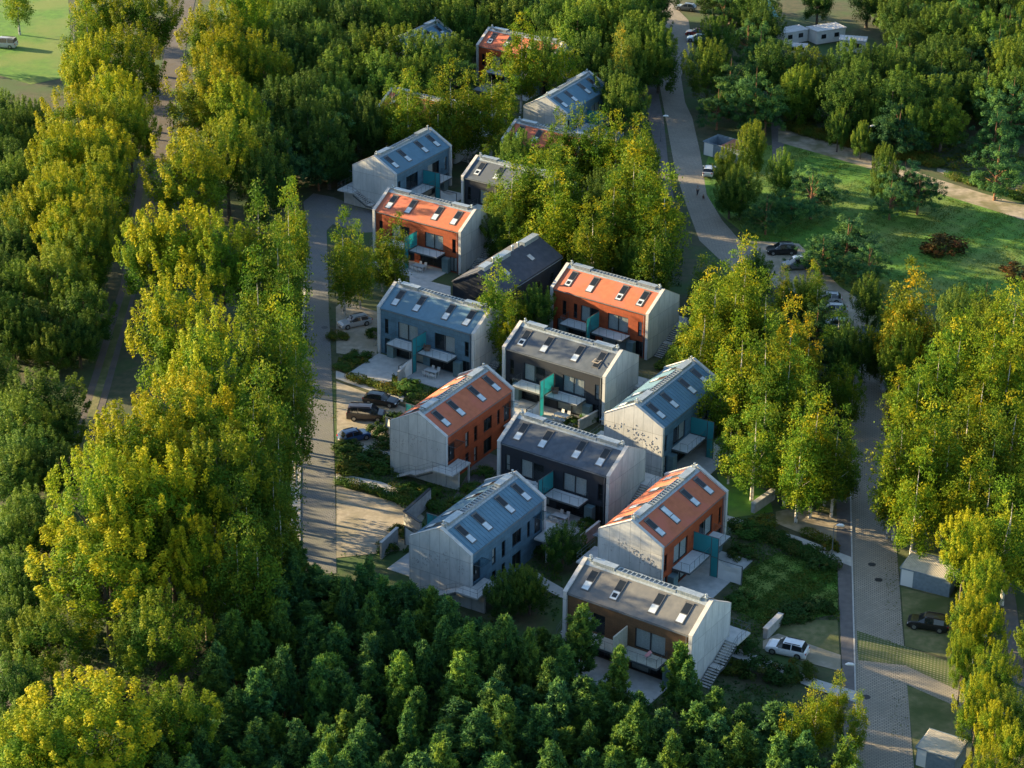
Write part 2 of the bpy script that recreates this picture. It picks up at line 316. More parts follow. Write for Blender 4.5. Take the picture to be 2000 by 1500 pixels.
# parking plots and paths in the settlement
sheet('parking_plot', [(656,600),(672,588),(745,612),(735,700),(657,690)], 0.035, 'gravel')
sheet('parking_plot', [(657,745),(770,788),(800,800),(760,880),(658,860)], 0.035, 'gravel')
sheet('parking_plot', [(657,948),(800,990),(830,1010),(790,1075),(657,1090)], 0.035, 'gravel')
sheet('path', [(656,724),(790,775),(786,786),(656,740)], 0.055, 'slab_path')
sheet('path', [(656,924),(745,942),(850,985),(830,995),(740,958),(656,936)], 0.055, 'slab_path')
sheet('path', [(700,880),(712,870),(765,895),(758,908)], 0.055, 'slab_path')
sheet('path', [(1420,1008),(1560,1050),(1663,1090),(1663,1108),(1558,1066),(1420,1020)], 0.115, 'slab_path')
sheet('path', [(1425,1262),(1500,1290),(1600,1330),(1673,1352),(1673,1374),(1598,1350),(1498,1310),(1425,1282)], 0.115, 'slab_path')
sheet('parking_plot', [(1515,1000),(1560,990),(1634,1010),(1634,1068),(1560,1040),(1515,1022)], 0.035, 'dirt_path')
sheet('parking_plot', [(1500,960),(1634,950),(1634,1010),(1560,990)], 0.03, 'dry_lawn')
sheet('parking_plot', [(1490,1252),(1520,1238),(1642,1280),(1642,1312),(1560,1290),(1490,1268)], 0.05, 'gravel')
sheet('parking_plot', [(1500,1210),(1636,1212),(1640,1280),(1520,1238)], 0.04, 'dry_lawn')
sheet('parking_plot', [(1460,470),(1560,476),(1640,560),(1700,600),(1690,640),(1600,600),(1500,540)], 0.034, 'gravel')
sheet('path', [(1050,1118),(1065,1130),(1100,1150),(1100,1170),(1050,1145)], 0.05, 'slab_path')
sheet('path', [(870,1000),(940,880),(1000,900),(960,990)], 0.02, 'asphalt_walk')
sheet('path', [(680,730),(740,690),(770,700),(765,745),(720,755)], 0.05, 'terrace')
sheet('path', [(800,540),(880,560),(880,590),(800,560)], 0.05, 'terrace')
for px_, py_ in ((1703,1103), (1692,1362), (1716,1133), (634,640)):
    x, y = at(px_, py_); m = MB(); m.tube([(0,0,0),(0,0,0.01)], 0.42, 16); o = m.build('manhole_cover', 'black_trim'); o.location = (x, y, 0.035)
    tag(o, {1703:'round iron manhole cover in the right street near the lamp post', 1692:'round iron manhole cover in the right street at the bottom of the photo', 1716:'small iron manhole cover just below the larger one in the right street', 634:'round iron manhole cover in the left street'}[px_], 'manhole cover')

# ------------------------------------------------------------------ houses
HL, HW, HE, HR = 15.0, 7.717, 6.4, 8.55
SL = (HR-HE)/(HW/2)
CACHE = {}
def cached(key, fn):
    if key not in CACHE: CACHE[key] = fn()
    return CACHE[key]
def wall_holes(u0, u1, z0, z1, y, holes, out):
    """front sheet of a wall at y with real openings and reveals going inwards (out=-1: faces -y)"""
    m = MB(); d = -out*0.22
    us = sorted({u0, u1} | {h[0] for h in holes} | {h[1] for h in holes}); zs = sorted({z0, z1} | {h[2] for h in holes} | {h[3] for h in holes})
    for a, b in zip(us, us[1:]):
        for c, e in zip(zs, zs[1:]):
            uc, zc = (a+b)/2, (c+e)/2
            if any(h[0] < uc < h[1] and h[2] < zc < h[3] for h in holes): continue
            m.quad((a,y,c), (b,y,c), (b,y,e), (a,y,e))
    for a, b, c, e in holes:
        m.quad((a,y,c), (a,y,e), (a,y+d,e), (a,y+d,c)); m.quad((b,y,c), (b,y,e), (b,y+d,e), (b,y+d,c))
        m.quad((a,y,c), (b,y,c), (b,y+d,c), (a,y+d,c)); m.quad((a,y,e), (b,y,e), (b,y+d,e), (a,y+d,e))
    m.quad((u0,y+d*1.5,z0), (u1,y+d*1.5,z0), (u1,y+d*1.5,z1), (u0,y+d*1.5,z1), 1)   # backing sheet behind the openings, near-black colour stands in for unlit rooms
    return m
def window_parts(root, w_, h_, x, y, z, flip, curtain, rnd):
    """window > pane, curtain; local frame: opening w_ by h_, set in at y"""
    n = 2 if w_ > 1.2 else 1; t = 0.07; s = 1 if flip else -1
    def fr():
        m = MB(); d0, d1 = (-0.17, -0.10)
        d0, d1 = (d0*s, d1*s) if s > 0 else (0.10, 0.17)
        m.box(0, w_, d0, d1, 0, t); m.box(0, w_, d0, d1, h_-t, h_); m.box(0, t, d0, d1, t, h_-t); m.box(w_-t, w_, d0, d1, t, h_-t)
        if n == 2: m.box(w_/2-t/2-.02, w_/2+t/2+.02, d0, d1, t, h_-t)
        if w_ < 0.8 and h_ > 1.8: m.box(t, w_-t, d0, d1, 0.75, 0.75+t)
        return m.mesh('window_frame', 'frame_dark')
    wo = put('window', cached(('fr', round(w_,2), round(h_,2), flip), fr), root, (x, y, z))
    def pn():
        m = MB(); q = 0.135*(-s); m.quad((t,q,t), (w_-t,q,t), (w_-t,q,h_-t), (t,q,h_-t)); return m.mesh('pane', 'window_glass')
    put('pane', cached(('pn', round(w_,2), round(h_,2), flip), pn), wo)
    if curtain:
        side = rnd.choice([0, 1, 2]) if n == 2 else 2
        def ct():
            m = MB(); q = 0.20*(-s); a, b = {0:(t, w_*.52), 1:(w_*.45, w_-t), 2:(t, w_-t)}[side]
            k = max(4, int((b-a)/0.09))
            for i in range(k):
                x0, x1 = a+(b-a)*i/k, a+(b-a)*(i+1)/k; o0, o1 = (0.03, 0) if i % 2 else (0, 0.03)
                m.quad((x0,q+o0,t), (x1,q+o1,t), (x1,q+o1,h_-t), (x0,q+o0,h_-t))
            return m.mesh('curtain', 'curtain')
        put('curtain', cached(('ct', round(w_,2), round(h_,2), flip, side), ct), wo)
    return wo
def gable_mesh():
    m = MB(); w2 = HW/2
    m.prism([(0,-w2,0), (0,w2,0), (0,w2,HE), (0,0,HR), (0,-w2,HE)], (0.4, 0, 0)); return m.mesh('gable_wall', 'concrete')
def coping_mesh():
    m = MB(); w2 = HW/2+0.02; a = 0.05
    for s in (-1, 1):
        p = [(-0.03, s*w2, HE-0.005), (-0.03, 0, HR+0.012), (-0.03, 0, HR+0.012+a), (-0.03, s*w2, HE+a)]
        m.prism(p, (0.46, 0, 0))
    return m.mesh('coping', 'coping')
def roof_slope_mesh(mat, seams, s):
    m = MB(); y1 = s*(HW/2-0.12); z1 = HE-0.16; z0 = HR-0.16
    x0, x1 = -HL/2+0.4, HL/2-0.4
    m.prism([(x0,0,z0), (x0,y1,z1+0.12*SL), (x0,y1,z1+0.12*SL-0.2), (x0,0,z0-0.2)], (x1-x0, 0, 0))
    if seams:
        k = 26
        for i in range(1, k):
            xx = x0+(x1-x0)*i/k
            m.prism([(xx-.015,0,z0), (xx-.015,y1,z1+0.12*SL), (xx-.015,y1,z1+0.12*SL+.035), (xx-.015,0,z0+.035)], (0.03, 0, 0))
    return m.mesh('roof', mat)
def roofz(y): return HR-0.16-abs(y)*SL
def skylight_mesh(kind):
    """on the slope facing -y: dark upper sash with a pale blind pane below; frame proud of the roof"""
    m = MB(); w_ = 0.46
    def slab(y0, y1, x0, x1, h0, h1, mt):
        m.prism([(x0, y0, roofz(y0)+h0), (x0, y1, roofz(y1)+h0), (x0, y1, roofz(y1)+h1), (x0, y0, roofz(y0)+h1)], (x1-x0, 0, 0), mt)
    slab(-0.85, -3.0, -w_, w_, -0.02, 0.10, 0)
    if kind == 2:
        slab(-0.93, -2.0, -w_+.08, w_-.08, 0.101, 0.112, 2); slab(-2.1, -2.92, -w_+.08, w_-.08, 0.101, 0.112, 2)
    elif kind == 3:   # lower sash open, tilted up
        slab(-0.93, -2.0, -w_+.08, w_-.08, 0.101, 0.112, 1)
        m.prism([(-w_, -2.1, roofz(-2.1)+.35), (-w_, -2.95, roofz(-2.95)+.72), (-w_, -2.95, roofz(-2.95)+.66), (-w_, -2.1, roofz(-2.1)+.29)], (0.12, 0, 0), 3)
        m.prism([(w_-.12, -2.1, roofz(-2.1)+.35), (w_-.12, -2.95, roofz(-2.95)+.72), (w_-.12, -2.95, roofz(-2.95)+.66), (w_-.12, -2.1, roofz(-2.1)+.29)], (0.12, 0, 0), 3)
        m.prism([(-w_+.12, -2.83, roofz(-2.83)+.67), (-w_+.12, -2.95, roofz(-2.95)+.72), (-w_+.12, -2.95, roofz(-2.95)+.66), (-w_+.12, -2.83, roofz(-2.83)+.61)], (w_*2-.24, 0, 0), 3)
        slab(-2.1, -2.92, -w_+.08, w_-.08, 0.101, 0.112, 1)
    else:
        slab(-0.93, -2.0, -w_+.08, w_-.08, 0.101, 0.112, 1); slab(-2.1, -2.92, -w_+.08, w_-.08, 0.101, 0.112, 2)
        if kind == 1: slab(-2.3, -2.75, -w_+.2, w_-.2, 0.113, 0.12, 1)
    slab(-0.78, -0.87, -w_-.03, w_+.03, 0.02, 0.15, 0)
    return m.mesh('skylight', ['skylight_frame', 'skylight_dark', 'blind', 'decking'])
plain('skylight_frame', (0.10, 0.10, 0.10), 0.5)
def railing(m, pts, h=1.0, step=1.1, th=0.018, rails=(1.0, 0.55)):
    for a, b in zip(pts, pts[1:]):
        A, B = Vector(a), Vector(b); n = max(1, round((B-A).length/step))
        for i in range(n+1):
            p = A+(B-A)*i/n; m.tube([tuple(p), tuple(p+Vector((0,0,h)))], th, 4)
        for r in rails: m.tube([tuple(A+Vector((0,0,h*r))), tuple(B+Vector((0,0,h*r)))], th*0.9, 4)
def house(label, kind, x, y, ang, colour, roofs, seams=False, sky=(0,0,0,0), relief=False, variant=0, detail=2, seed=0, screen='teal_glass', sail=True, group='semi-detached gabled houses of the settlement'):
    rnd = random.Random(seed)
    rz = R(ang) + (math.pi if kind == 'Bback' else 0)
    root = empty('house', (x, y, 0), rz); tag(root, label, 'house', group)
    w2 = HW/2; yf = w2-0.24
    for s in (-1, 1):
        gw = put('gable_wall', cached('gable', gable_mesh), root, ((-HL/2) if s < 0 else HL/2-0.4, 0, 0))
        put('coping', cached('coping', coping_mesh), gw)
    if relief:
        m = MB(); sx = -HL/2 if kind == 'B' else HL/2; o = -1 if kind == 'B' else 1; rr = random.Random(seed+5)
        for (cy, cz, n, sp) in ((0.9,5.6,9,.6), (-0.6,5.1,16,.9), (-1.7,4.3,20,1.0), (-3.0,3.7,16,.7), (2.6,4.7,9,.5)):
            for i in range(n):
                a = cy+rr.gauss(0, sp); b = cz+rr.gauss(0, .32)-abs(a-cy)*0.1
                if abs(a) > 3.7 or b > HE+(w2-abs(a))*SL-0.25: continue
                t = rr.uniform(-.6, .9); L = rr.uniform(.13, .25); dy, dz = math.sin(t)*L, -math.cos(t)*L; ny, nz = -dz*0.16, dy*0.16
                m.prism([(sx, a, b), (sx, a+dy/2+ny, b+dz/2+nz), (sx, a+dy, b+dz), (sx, a+dy/2-ny, b+dz/2-nz)], (o*0.03, 0, 0))
        m.build('relief', 'relief', root)
    # garden front (local -y)
    if variant == 1: up = [(-5.7,-5.1,2.9,4.95), (-3.95,-3.4,2.9,4.95), (-2.85,-0.1,2.75,5.0), (1.3,4.4,2.75,5.0), (5.85,6.45,2.9,4.95)]
    elif variant == 2: up = [(-5.7,-2.6,2.75,5.0), (0.9,4.4,2.75,5.0), (5.6,6.2,2.9,4.95)]
    else: up = [(-6.5,-5.9,2.9,4.95), (-4.4,-1.3,2.75,5.0), (1.3,4.4,2.75,5.0), (5.9,6.5,2.9,4.95)]
    low = [(-6.5,-5.7,0.1,2.25), (-4.7,-0.5,0.1,2.3), (0.5,4.7,0.1,2.3), (5.5,6.7,0.1,2.25)]
    x0, x1 = -HL/2+0.4, HL/2-0.4; ztop = HE-0.24
    key = ('gf', variant, colour)
    put('front_wall', cached(key, lambda: wall_holes(x0, x1, 0, ztop, -yf, up+low, -1).mesh('front_wall', [colour, 'unlit_interior'])), root)
    for k, hh in enumerate(up): window_parts(root, hh[1]-hh[0], hh[3]-hh[2], hh[0], -yf, hh[2], False, rnd.random() < (0.85 if hh[1]-hh[0] > 1 else 0.25), rnd)
    for k, hh in enumerate(low): window_parts(root, hh[1]-hh[0], hh[3]-hh[2], hh[0], -yf, hh[2], False, rnd.random() < 0.4, rnd)
    # entrance side (local +y)
    eup = [(2.25,3.0,3.0,4.9), (0.4,1.1,3.0,4.9), (-2.8,-1.0,3.2,4.9), (5.3,6.7,2.65,4.85), (-6.8,-5.5,2.65,4.85), (-4.6,-4.0,3.0,4.9)]
    elow = [(2.25,3.0,0.3,2.2), (0.4,1.1,0.3,2.2), (-2.8,-1.0,0.3,2.2)]
    put('rear_wall', cached(('gr', colour), lambda: wall_holes(x0, x1, 0, ztop, yf, eup+elow, 1).mesh('rear_wall', [colour, 'unlit_interior'])), root)
    if kind != 'A' or detail > 1:
        for hh in eup[:3]+eup[5:]+elow: window_parts(root, hh[1]-hh[0], hh[3]-hh[2], hh[0], yf, hh[2], True, rnd.random() < .3, rnd)
        for hh in eup[3:5]:
            def dm():
                m = MB(); w_ = hh[1]-hh[0]; m.box(0, w_*.62, -.16, -.1, 0, 2.2, 0); m.box(w_*.62, w_, -.15, -.12, 0, 2.2, 1); m.box(w_*.5, w_*.54, -.1, -.06, .9, 1.2, 2); return m.mesh('door', ['frame_dark', 'car_glass', 'white_frame'])
            put('entrance_door', cached(('door', round(hh[1]-hh[0], 2)), dm), root, (hh[0], yf, hh[2]))
    # roof
    rf = put('roof', cached(('roof', roofs[0], seams), lambda: roof_slope_mesh(roofs[0], seams, -1)), root)
    rb = put('roof', cached(('roofb', roofs[0], seams), lambda: roof_slope_mesh(roofs[0], seams, 1)), root)
    for k, u in enumerate((-5.55, -2.25, 2.25, 5.4)):
        if sky[k] is not None: put('skylight', cached(('sky', sky[k]), lambda: skylight_mesh(sky[k])), rf, (u, 0, 0))
        put('skylight', cached(('sky', 0), lambda: skylight_mesh(0)), rb, (u, 0, 0), (0, 0, math.pi))
    def eaves():
        m = MB()
        for s in (-1, 1):
            a, b = sorted((s*(yf+.003), s*(yf+.16))); m.box(x0+.003, x1-.003, a, b, ztop-.06, ztop+.045)
        m.tube([(x1-.35, -yf-.06, 0.05), (x1-.35, -yf-.06, ztop-.06)], .045, 6)
        return m.mesh('gutter', 'gutter')
    put('gutter', cached('gutter', eaves), root)
    def ridge():
        m = MB()
        for s in (-1, 1):
            m.prism([(x0+.004, 0, roofz(0)+.045), (x0+.004, s*.55, roofz(.55)+.045), (x0+.004, s*.55, roofz(.55)+.012), (x0+.004, 0, roofz(0)+.012)], (x1-x0-.008, 0, 0))
        k = 13
        for i in range(k+1):
            u = -3.4+6.8*i/k; m.box(u-.045, u+.045, -.36, .36, roofz(0)+.03, roofz(0)+.16)
        for q in (-.36, .36): m.box(-3.45, 3.45, q-.02, q+.02, roofz(0)-.12, roofz(0)+.17)
        return m.mesh('ridge_cap', 'ridge_metal')
    rc = put('ridge_cap', cached('ridge', ridge), root)
    def vent():
        m = MB(); m.box(-1.3, 1.3, -.34, .34, 0, .36)
        for i in range(12): u = -1.2+2.4*i/11; m.box(u-.02, u+.02, -.36, -.341, .03, .33); m.box(u-.02, u+.02, .341, .36, .03, .33)
        m.box(-1.38, 1.38, -.42, .42, .361, .41); return m.mesh('vent_box', 'ridge_metal')
    for s in (-1, 1): put('vent_box', cached('vent', vent), root, (s*4.95, 0, roofz(0)-.08))
    def chim():
        m = MB(); m.box(-.16, .16, -.16, .16, 0, .38); m.box(-.2, .2, -.2, .2, .381, .43); m.tube([(0, 0, .43), (0, 0, .72)], .08, 8); m.tube([(0, 0, .72), (0, 0, .78)], [.15, .13], 8); m.tube([(.0, .3, 0), (.0, .3, .5)], .06, 8); return m.mesh('chimney', 'ridge_metal')
    for s in (-1, 1): put('chimney', cached('chim', chim), root, (s*6.72, 0, roofz(0)-.1))
    if detail < 1: return root
    # balconies
    for s in (-1, 1):
        def bal():
            m = MB(); a, b = (0.12, 4.75); a, b = (a, b) if s > 0 else (-b, -a)
            m.box(a, b, -yf-2.15, -yf-.003, 2.42, 2.62); return m.mesh('balcony', 'rail')
        b = put('balcony', cached(('bal', s), bal), root)
        def flo():
            m = MB(); a, b_ = (0.16, 4.71) if s > 0 else (-4.71, -.16); m.box(a, b_, -yf-2.1, -yf-.03, 2.621, 2.66); return m.mesh('balcony_floor', 'balcony_floor')
        put('balcony_floor', cached(('balf', s, variant == 2), lambda: flo() if variant != 2 else flo_d(s)), b)
        def rl():
            m = MB(); e, f_ = 4.68*s, .2*s; railing(m, [(f_, -yf-2.08, 2.62), (e, -yf-2.08, 2.62), (e, -yf-.1, 2.62)], 1.0, 1.15, .02, (1.0,)); return m.mesh('balcony_railing', 'rail')
        put('balcony_railing', cached(('ralr', s), rl), b)
        def rg():
            m = MB(); e, f_ = 4.70*s, .2*s
            m.quad((f_, -yf-2.1, 2.68), (e, -yf-2.1, 2.68), (e, -yf-2.1, 3.55), (f_, -yf-2.1, 3.55)); m.quad((e, -yf-2.1, 2.68), (e, -yf-.1, 2.68), (e, -yf-.1, 3.55), (e, -yf-2.1, 3.55)); return m.mesh('glass_panel', 'rail_glass')
        put('glass_panel', cached(('ralg', s), rg), b)
    # divider screen
    def scr():
        m = MB(); y0, y1, y2 = -yf-.02, -yf-2.2, -yf-3.05
        m.box(-.02, .02, y1+.03, y0-.03, 2.72, 4.82, 0); m.box(-.02, .02, y2+.05, y1-.05, .08, 4.82, 0)
        for yy in (y1, y2): m.box(-.045, .045, yy-.03, yy+.03, 0, 4.87, 1)
        m.box(-.04, .04, y1+.03, y0, 4.82, 4.87, 1); m.box(-.04, .04, y2+.03, y1-.03, 4.82, 4.87, 1); m.box(-.04, .04, y2+.03, y1-.03, 2.45, 2.52, 1)
        return m.mesh('glass_screen', [screen, 'rail'])
    def scr_wood():
        m = MB(); y0, y2 = -yf-.02, -yf-2.6
        for i in range(9): yy = y0+(y2-y0)*i/8; m.box(-.05, .05, yy-.04, yy+.04, 2.0, 4.82, 1)
        m.box(-.06, .06, y2-.05, y0, 4.82, 4.9, 1); m.box(-.02, .02, y2, y0-.05, 2.05, 4.8, 0)
        return m.mesh('timber_screen', ['screen_pale', 'decking_pale'])
    put('divider_screen', cached(('scr', screen), scr if screen == 'teal_glass' else scr_wood), root)
    if sail:
        def sl_():
            m = MB(); a, b = -yf-3.12, -yf-5.9; k = 8
            for i in range(k):
                f0, f1 = i/k, (i+1)/k; s0, s1 = .35*math.sin(math.pi*f0), .35*math.sin(math.pi*f1); b0, b1 = .12*math.sin(math.pi*f0), .12*math.sin(math.pi*f1)
                A = [(b0*(1 if q else 0), a+(b-a)*f0, z) for q, z in ((0, .1), (1, 1.2), (0, 2.25-s0*1.2))]; B = [(b1*(1 if q else 0), a+(b-a)*f1, z) for q, z in ((0, .1), (1, 1.2), (0, 2.25-s1*1.2))]
                m.quad(A[0], B[0], B[1], A[1]); m.quad(A[1], B[1], B[2], A[2])
            m.box(.03, .09, b, a, 2.27, 2.34, 1); m.box(-.04, .08, b-.08, b, 0, 2.34, 1)
            return m.mesh('canvas_screen', ['sail', 'rail'])
        put('canvas_screen', cached('sail', sl_), root)
    # terrace slab
    def ter():
        m = MB(); m.box(-5.4, 5.4, -yf-4.6, -yf-.02, .0, .07); return m.mesh('terrace_slab', 'terrace')
    put('terrace_slab', cached('ter', ter), root)
    def store():
        m = MB(); m.box(-.5, .5, -.75, 0, 0, 2.1); m.box(-.02, .02, -.765, -.751, .05, 2.05); return m.mesh('storage_locker', 'locker')
    put('storage_locker', cached('store', store), root, (5.15, -yf-.02, .0)); put('storage_locker', cached('store', store), root, (-5.15, -yf-.02, .0))
    # entrance landings and stairs at both gables
    for s in (-1, 1):
        X0, X1 = HL/2+.01, HL/2+1.45
        def fx(a, b): return (a, b) if s > 0 else (-b, -a)
        def land():
            m = MB(); a, b = fx(5.0, X1); m.box(a, b, yf+.26, yf+2.0, 2.4, 2.6); a, b = fx(X0+.005, X1); m.box(a, b, yf-.7, yf+.255, 2.4, 2.6)
            a, b = fx(HL/2-.3, HL/2-.05); m.box(a, b, yf+.3, yf+1.9, 0, 2.39); a, b = fx(5.05, 5.2); m.box(a, b, yf+1.7, yf+1.9, 0, 2.39)
            return m.mesh('landing', 'terrace')
        ld = put('landing', cached(('land', s), land), root)
        def rail_():
            m = MB(); e = s*(X1-.05); q = s*5.05
            railing(m, [(e, yf-.7, 2.6), (e, yf+1.95, 2.6), (q, yf+1.95, 2.6)], 1.0, .9, .018)
            railing(m, [(e, yf-.7, 2.6), (e, yf-3.0, 1.35), (e, yf-3.9, 1.35), (e, yf-6.4, 0.05)], 1.0, 1.1, .018); return m.mesh('railing', 'rail')
        put('railing', cached(('lrail', s), rail_), ld)
        def st():
            m = MB(); a, b = fx(X0+.1, X1-.12); yy = yf-.72; z = 2.44; n = 8
            for i in range(n): m.box(a, b, yy-.29*(i+1)+.03, yy-.29*i, z-.155*i-.05, z-.155*i, 0)
            yy2 = yy-.29*n; z2 = z-.155*n; m.box(a, b, yy2-.9, yy2, z2-.06, z2, 0)
            yy3 = yy2-.9
            for i in range(n): m.box(a, b, yy3-.29*(i+1)+.03, yy3-.29*i, z2-.155*(i+1)-.05, z2-.155*(i+1), 0)
            for e in (a-.04, b):
                m.prism([(e, yy, z-.35), (e, yy2, z2-.3), (e, yy3, z2-.3), (e, yy3-.29*n, .02), (e, yy3-.29*n+.35, .02), (e, yy3, z2-.12), (e, yy2, z2-.12), (e, yy, z-.12)], (.04, 0, 0), 1)
            return m.mesh('stairs', ['coping', 'rail'])
        put('stairs', cached(('stairs', s), st), root)
        def can():
            m = MB(); a, b = fx(5.1, 6.95); m.box(a, b, yf+.01, yf+1.25, 5.0, 5.04, 0)
            for u in (a, b-.04): m.box(u, u+.04, yf+.01, yf+1.25, 5.041, 5.08, 1)
            return m.mesh('door_canopy', ['window_glass', 'rail'])
        put('door_canopy', cached(('can', s), can), root)
    return root
def flo_d(s):
    m = MB(); a, b = (.16, 4.71) if s > 0 else (-4.71, -.16)
    for i in range(14): y = -3.66-2.05*i/14; m.box(a, b, y-.135, y, 2.621, 2.66)
    return m.mesh('balcony_floor', 'decking_pale')
noise_mat('brick_far', (0.3,0.14,0.08), (0.4,0.2,0.12), 3, 0.9); noise_mat('copper', (0.12,0.27,0.26), (0.18,0.36,0.34), 2, 0.7)
plain('relief', (0.32, 0.31, 0.30), 0.9)
noise_mat('gutter', (0.13, 0.15, 0.17), (0.2, 0.22, 0.24), 3, 0.5, metal=0.3)
noise_mat('locker', (0.10, 0.17, 0.19), (0.13, 0.21, 0.23), 3, 0.6)
noise_mat('decking_pale', (0.42, 0.40, 0.33), (0.55, 0.52, 0.44), 5, 0.8); noise_mat('screen_pale', (0.34, 0.34, 0.27), (0.44, 0.43, 0.35), 5, 0.8)

OR, BL, DK, BR = ('orange_wall', ('orange_roof',)), ('blue_wall', ('blue_roof',)), ('dark_wall', ('dark_roof',)), ('brown_wall', ('brown_roof',))
HS = [  # id, label, kind, x, y, angle, colours, options
 (1, 'orange house with a sunlit roof, just above the charcoal house with an open skylight', 'A', 13.23, 279.88, -34.3, OR, dict(sky=(1,0,1,1), variant=1, sail=False)),
 (2, 'charcoal house with one skylight propped open below the sunlit orange house', 'A', 7.14, 261.26, -34.0, DK, dict(sky=(1,0,0,3))),
 (3, 'charcoal house with blinds in all four skylights right of the red house', 'A', 6.78, 235.86, -33.9, DK, dict(sail=False)),
 (4, 'blue house facing the silver wagon, with a pale terrace and canvas screen', 'A', -8.92, 273.19, -33.1, BL, dict()),
 (5, 'orange house behind two birches beside the left street', 'A', -11.46, 306.9, -32.7, OR, dict(sail=False)),
 (6, 'brown house with timber balcony screen at the edge of the pine wood', 'A', 13.75, 202.95, -33.9, BR, dict(sky=(0,1,0,0), variant=2, screen='wood', sail=False)),
 (7, 'red house with concrete gable and stairs beside the parked black van', 'Bback', -6.84, 246.05, 58.9, OR, dict(relief=True)),
 (8, 'blue house with ribbed metal roof above the pine wood', 'Bback', -3.37, 219.19, 58.2, BL, dict(seams=True, relief=True)),
 (9, 'blue house with sunlit leaf reliefs on its gable, at the foot of the tall birches', 'B', 17.96, 248.7, 58.9, BL, dict(seams=True, relief=True)),
 (10, 'red house with sunlit leaf reliefs and a wide pale terrace above the brown house', 'B', 16.49, 221.19, 58.4, OR, dict(relief=True, sky=(0,2,0,0))),
 (11, 'blue house with tree shadows streaking its concrete gable, end of the left street', 'B', -16.63, 329.99, 58.3, BL, dict()),
 (13, 'far blue house with a ladder of ridge vents behind the central birches', 'B', 8.36, 357.84, 61.0, BL, dict(detail=1)),
 (14, 'small visible corner of an orange roof below the far blue house', 'A', 6.35, 336.48, -33.5, OR, dict(detail=1)),
 (15, 'charcoal house half hidden by birches right of the blue house with streaked gable', 'A', 0.67, 320.39, -33.5, DK, dict(detail=1, sky=(1,0,0,0))),
 (16, 'farthest orange house behind a tall yellow birch', 'A', 1.72, 383.77, -32.0, OR, dict(detail=1, sky=(1,0,0,0))),
 (17, 'far blue house half hidden in the woods at the top', 'B', -17.25, 385.49, 59.5, BL, dict(detail=1)),
 (18, 'orange house almost hidden by birches, its pale gable showing', 'A', -13.31, 350.92, -33.0, OR, dict(detail=1)),
]
HOUSES = []
for (i, lab, kind, x, y, a, (wall, roofs), opt) in HS:
    HOUSES.append((i, x, y, a, house(lab, kind, x, y, a, wall, roofs, seed=i*13, **opt)))
# the black house: same body, no concrete gables, a single skylight, pale flat vents on the ridge
def black_house(x, y, ang):
    root = empty('house', (x, y, 0), R(ang)); tag(root, 'black house with one small skylight and pale boxes along its ridge', 'house')
    w2 = HW/2
    m = MB(); m.prism([(-HL/2, -w2, 0), (-HL/2, w2, 0), (-HL/2, w2, HE-.2), (-HL/2, 0, HR-.2), (-HL/2, -w2, HE-.2)], (HL, 0, 0)); m.build('wall', 'dark_wall', root)
    for s in (-1, 1):
        m = MB(); m.prism([(-HL/2-.12, 0, HR-.15), (-HL/2-.12, s*(w2+.1), HE-.15-.1*SL), (-HL/2-.12, s*(w2+.1), HE-.1*SL+.0), (-HL/2-.12, 0, HR)], (HL+.24, 0, 0)); r_ = m.build('roof', 'black_roof', root)
    for u, s in ((2.6, -1), (-3.5, -1)):
        m = MB(); y0, y1 = -1.5, -2.5; z = lambda q: HR-abs(q)*SL
        m.prism([(u-.45, y0, z(y0)-.02), (u-.45, y1, z(y1)-.02), (u-.45, y1, z(y1)+.08), (u-.45, y0, z(y0)+.08)], (.9, 0, 0), 0)
        m.prism([(u-.37, y0-.08, z(y0-.08)+.081), (u-.37, y1+.08, z(y1+.08)+.081), (u-.37, y1+.08, z(y1+.08)+.09), (u-.37, y0-.08, z(y0-.08)+.09)], (.74, 0, 0), 1)
        m.build('skylight', ['skylight_frame', 'curtain'], r_)
    for u, l_ in ((-5.6, 1.0), (-1.6, 1.6), (5.3, 1.8)):
        m = MB(); m.box(u-l_, u+l_, -.45, .45, HR-.25, HR+.32); m.box(u-l_-.05, u+l_+.05, -.5, .5, HR+.321, HR+.37); m.build('vent_box', 'ridge_metal', root)
    for u in (-3.6, 1.2, 2.6): 
        m = MB(); m.tube([(u, 0, HR-.1), (u, 0, HR+.6)], .14, 8); m.tube([(u, 0, HR+.6), (u, 0, HR+.7)], [.24, .2], 8); m.build('chimney', 'ridge_metal', root)
    m = MB(); m.tube([(-HL/2-.1, -w2-.15, HE-.3), (HL/2+.1, -w2-.15, HE-.3)], .07, 6); m.build('gutter', 'gutter', root)
    for u in (-5.5, -2.0, 1.5, 5.0):
        m = MB(); m.box(u-.45, u+.45, -w2-.03, -w2-.004, 2.9, 4.9, 0); m.box(u-.38, u+.38, -w2-.035, -w2-.031, 2.97, 4.83, 1); m.build('window', ['frame_dark', 'car_glass'], root)
    return root
HOUSES.append((12, -0.7, 287.16, 58.68, black_house(-0.7, 287.16, 58.68)))

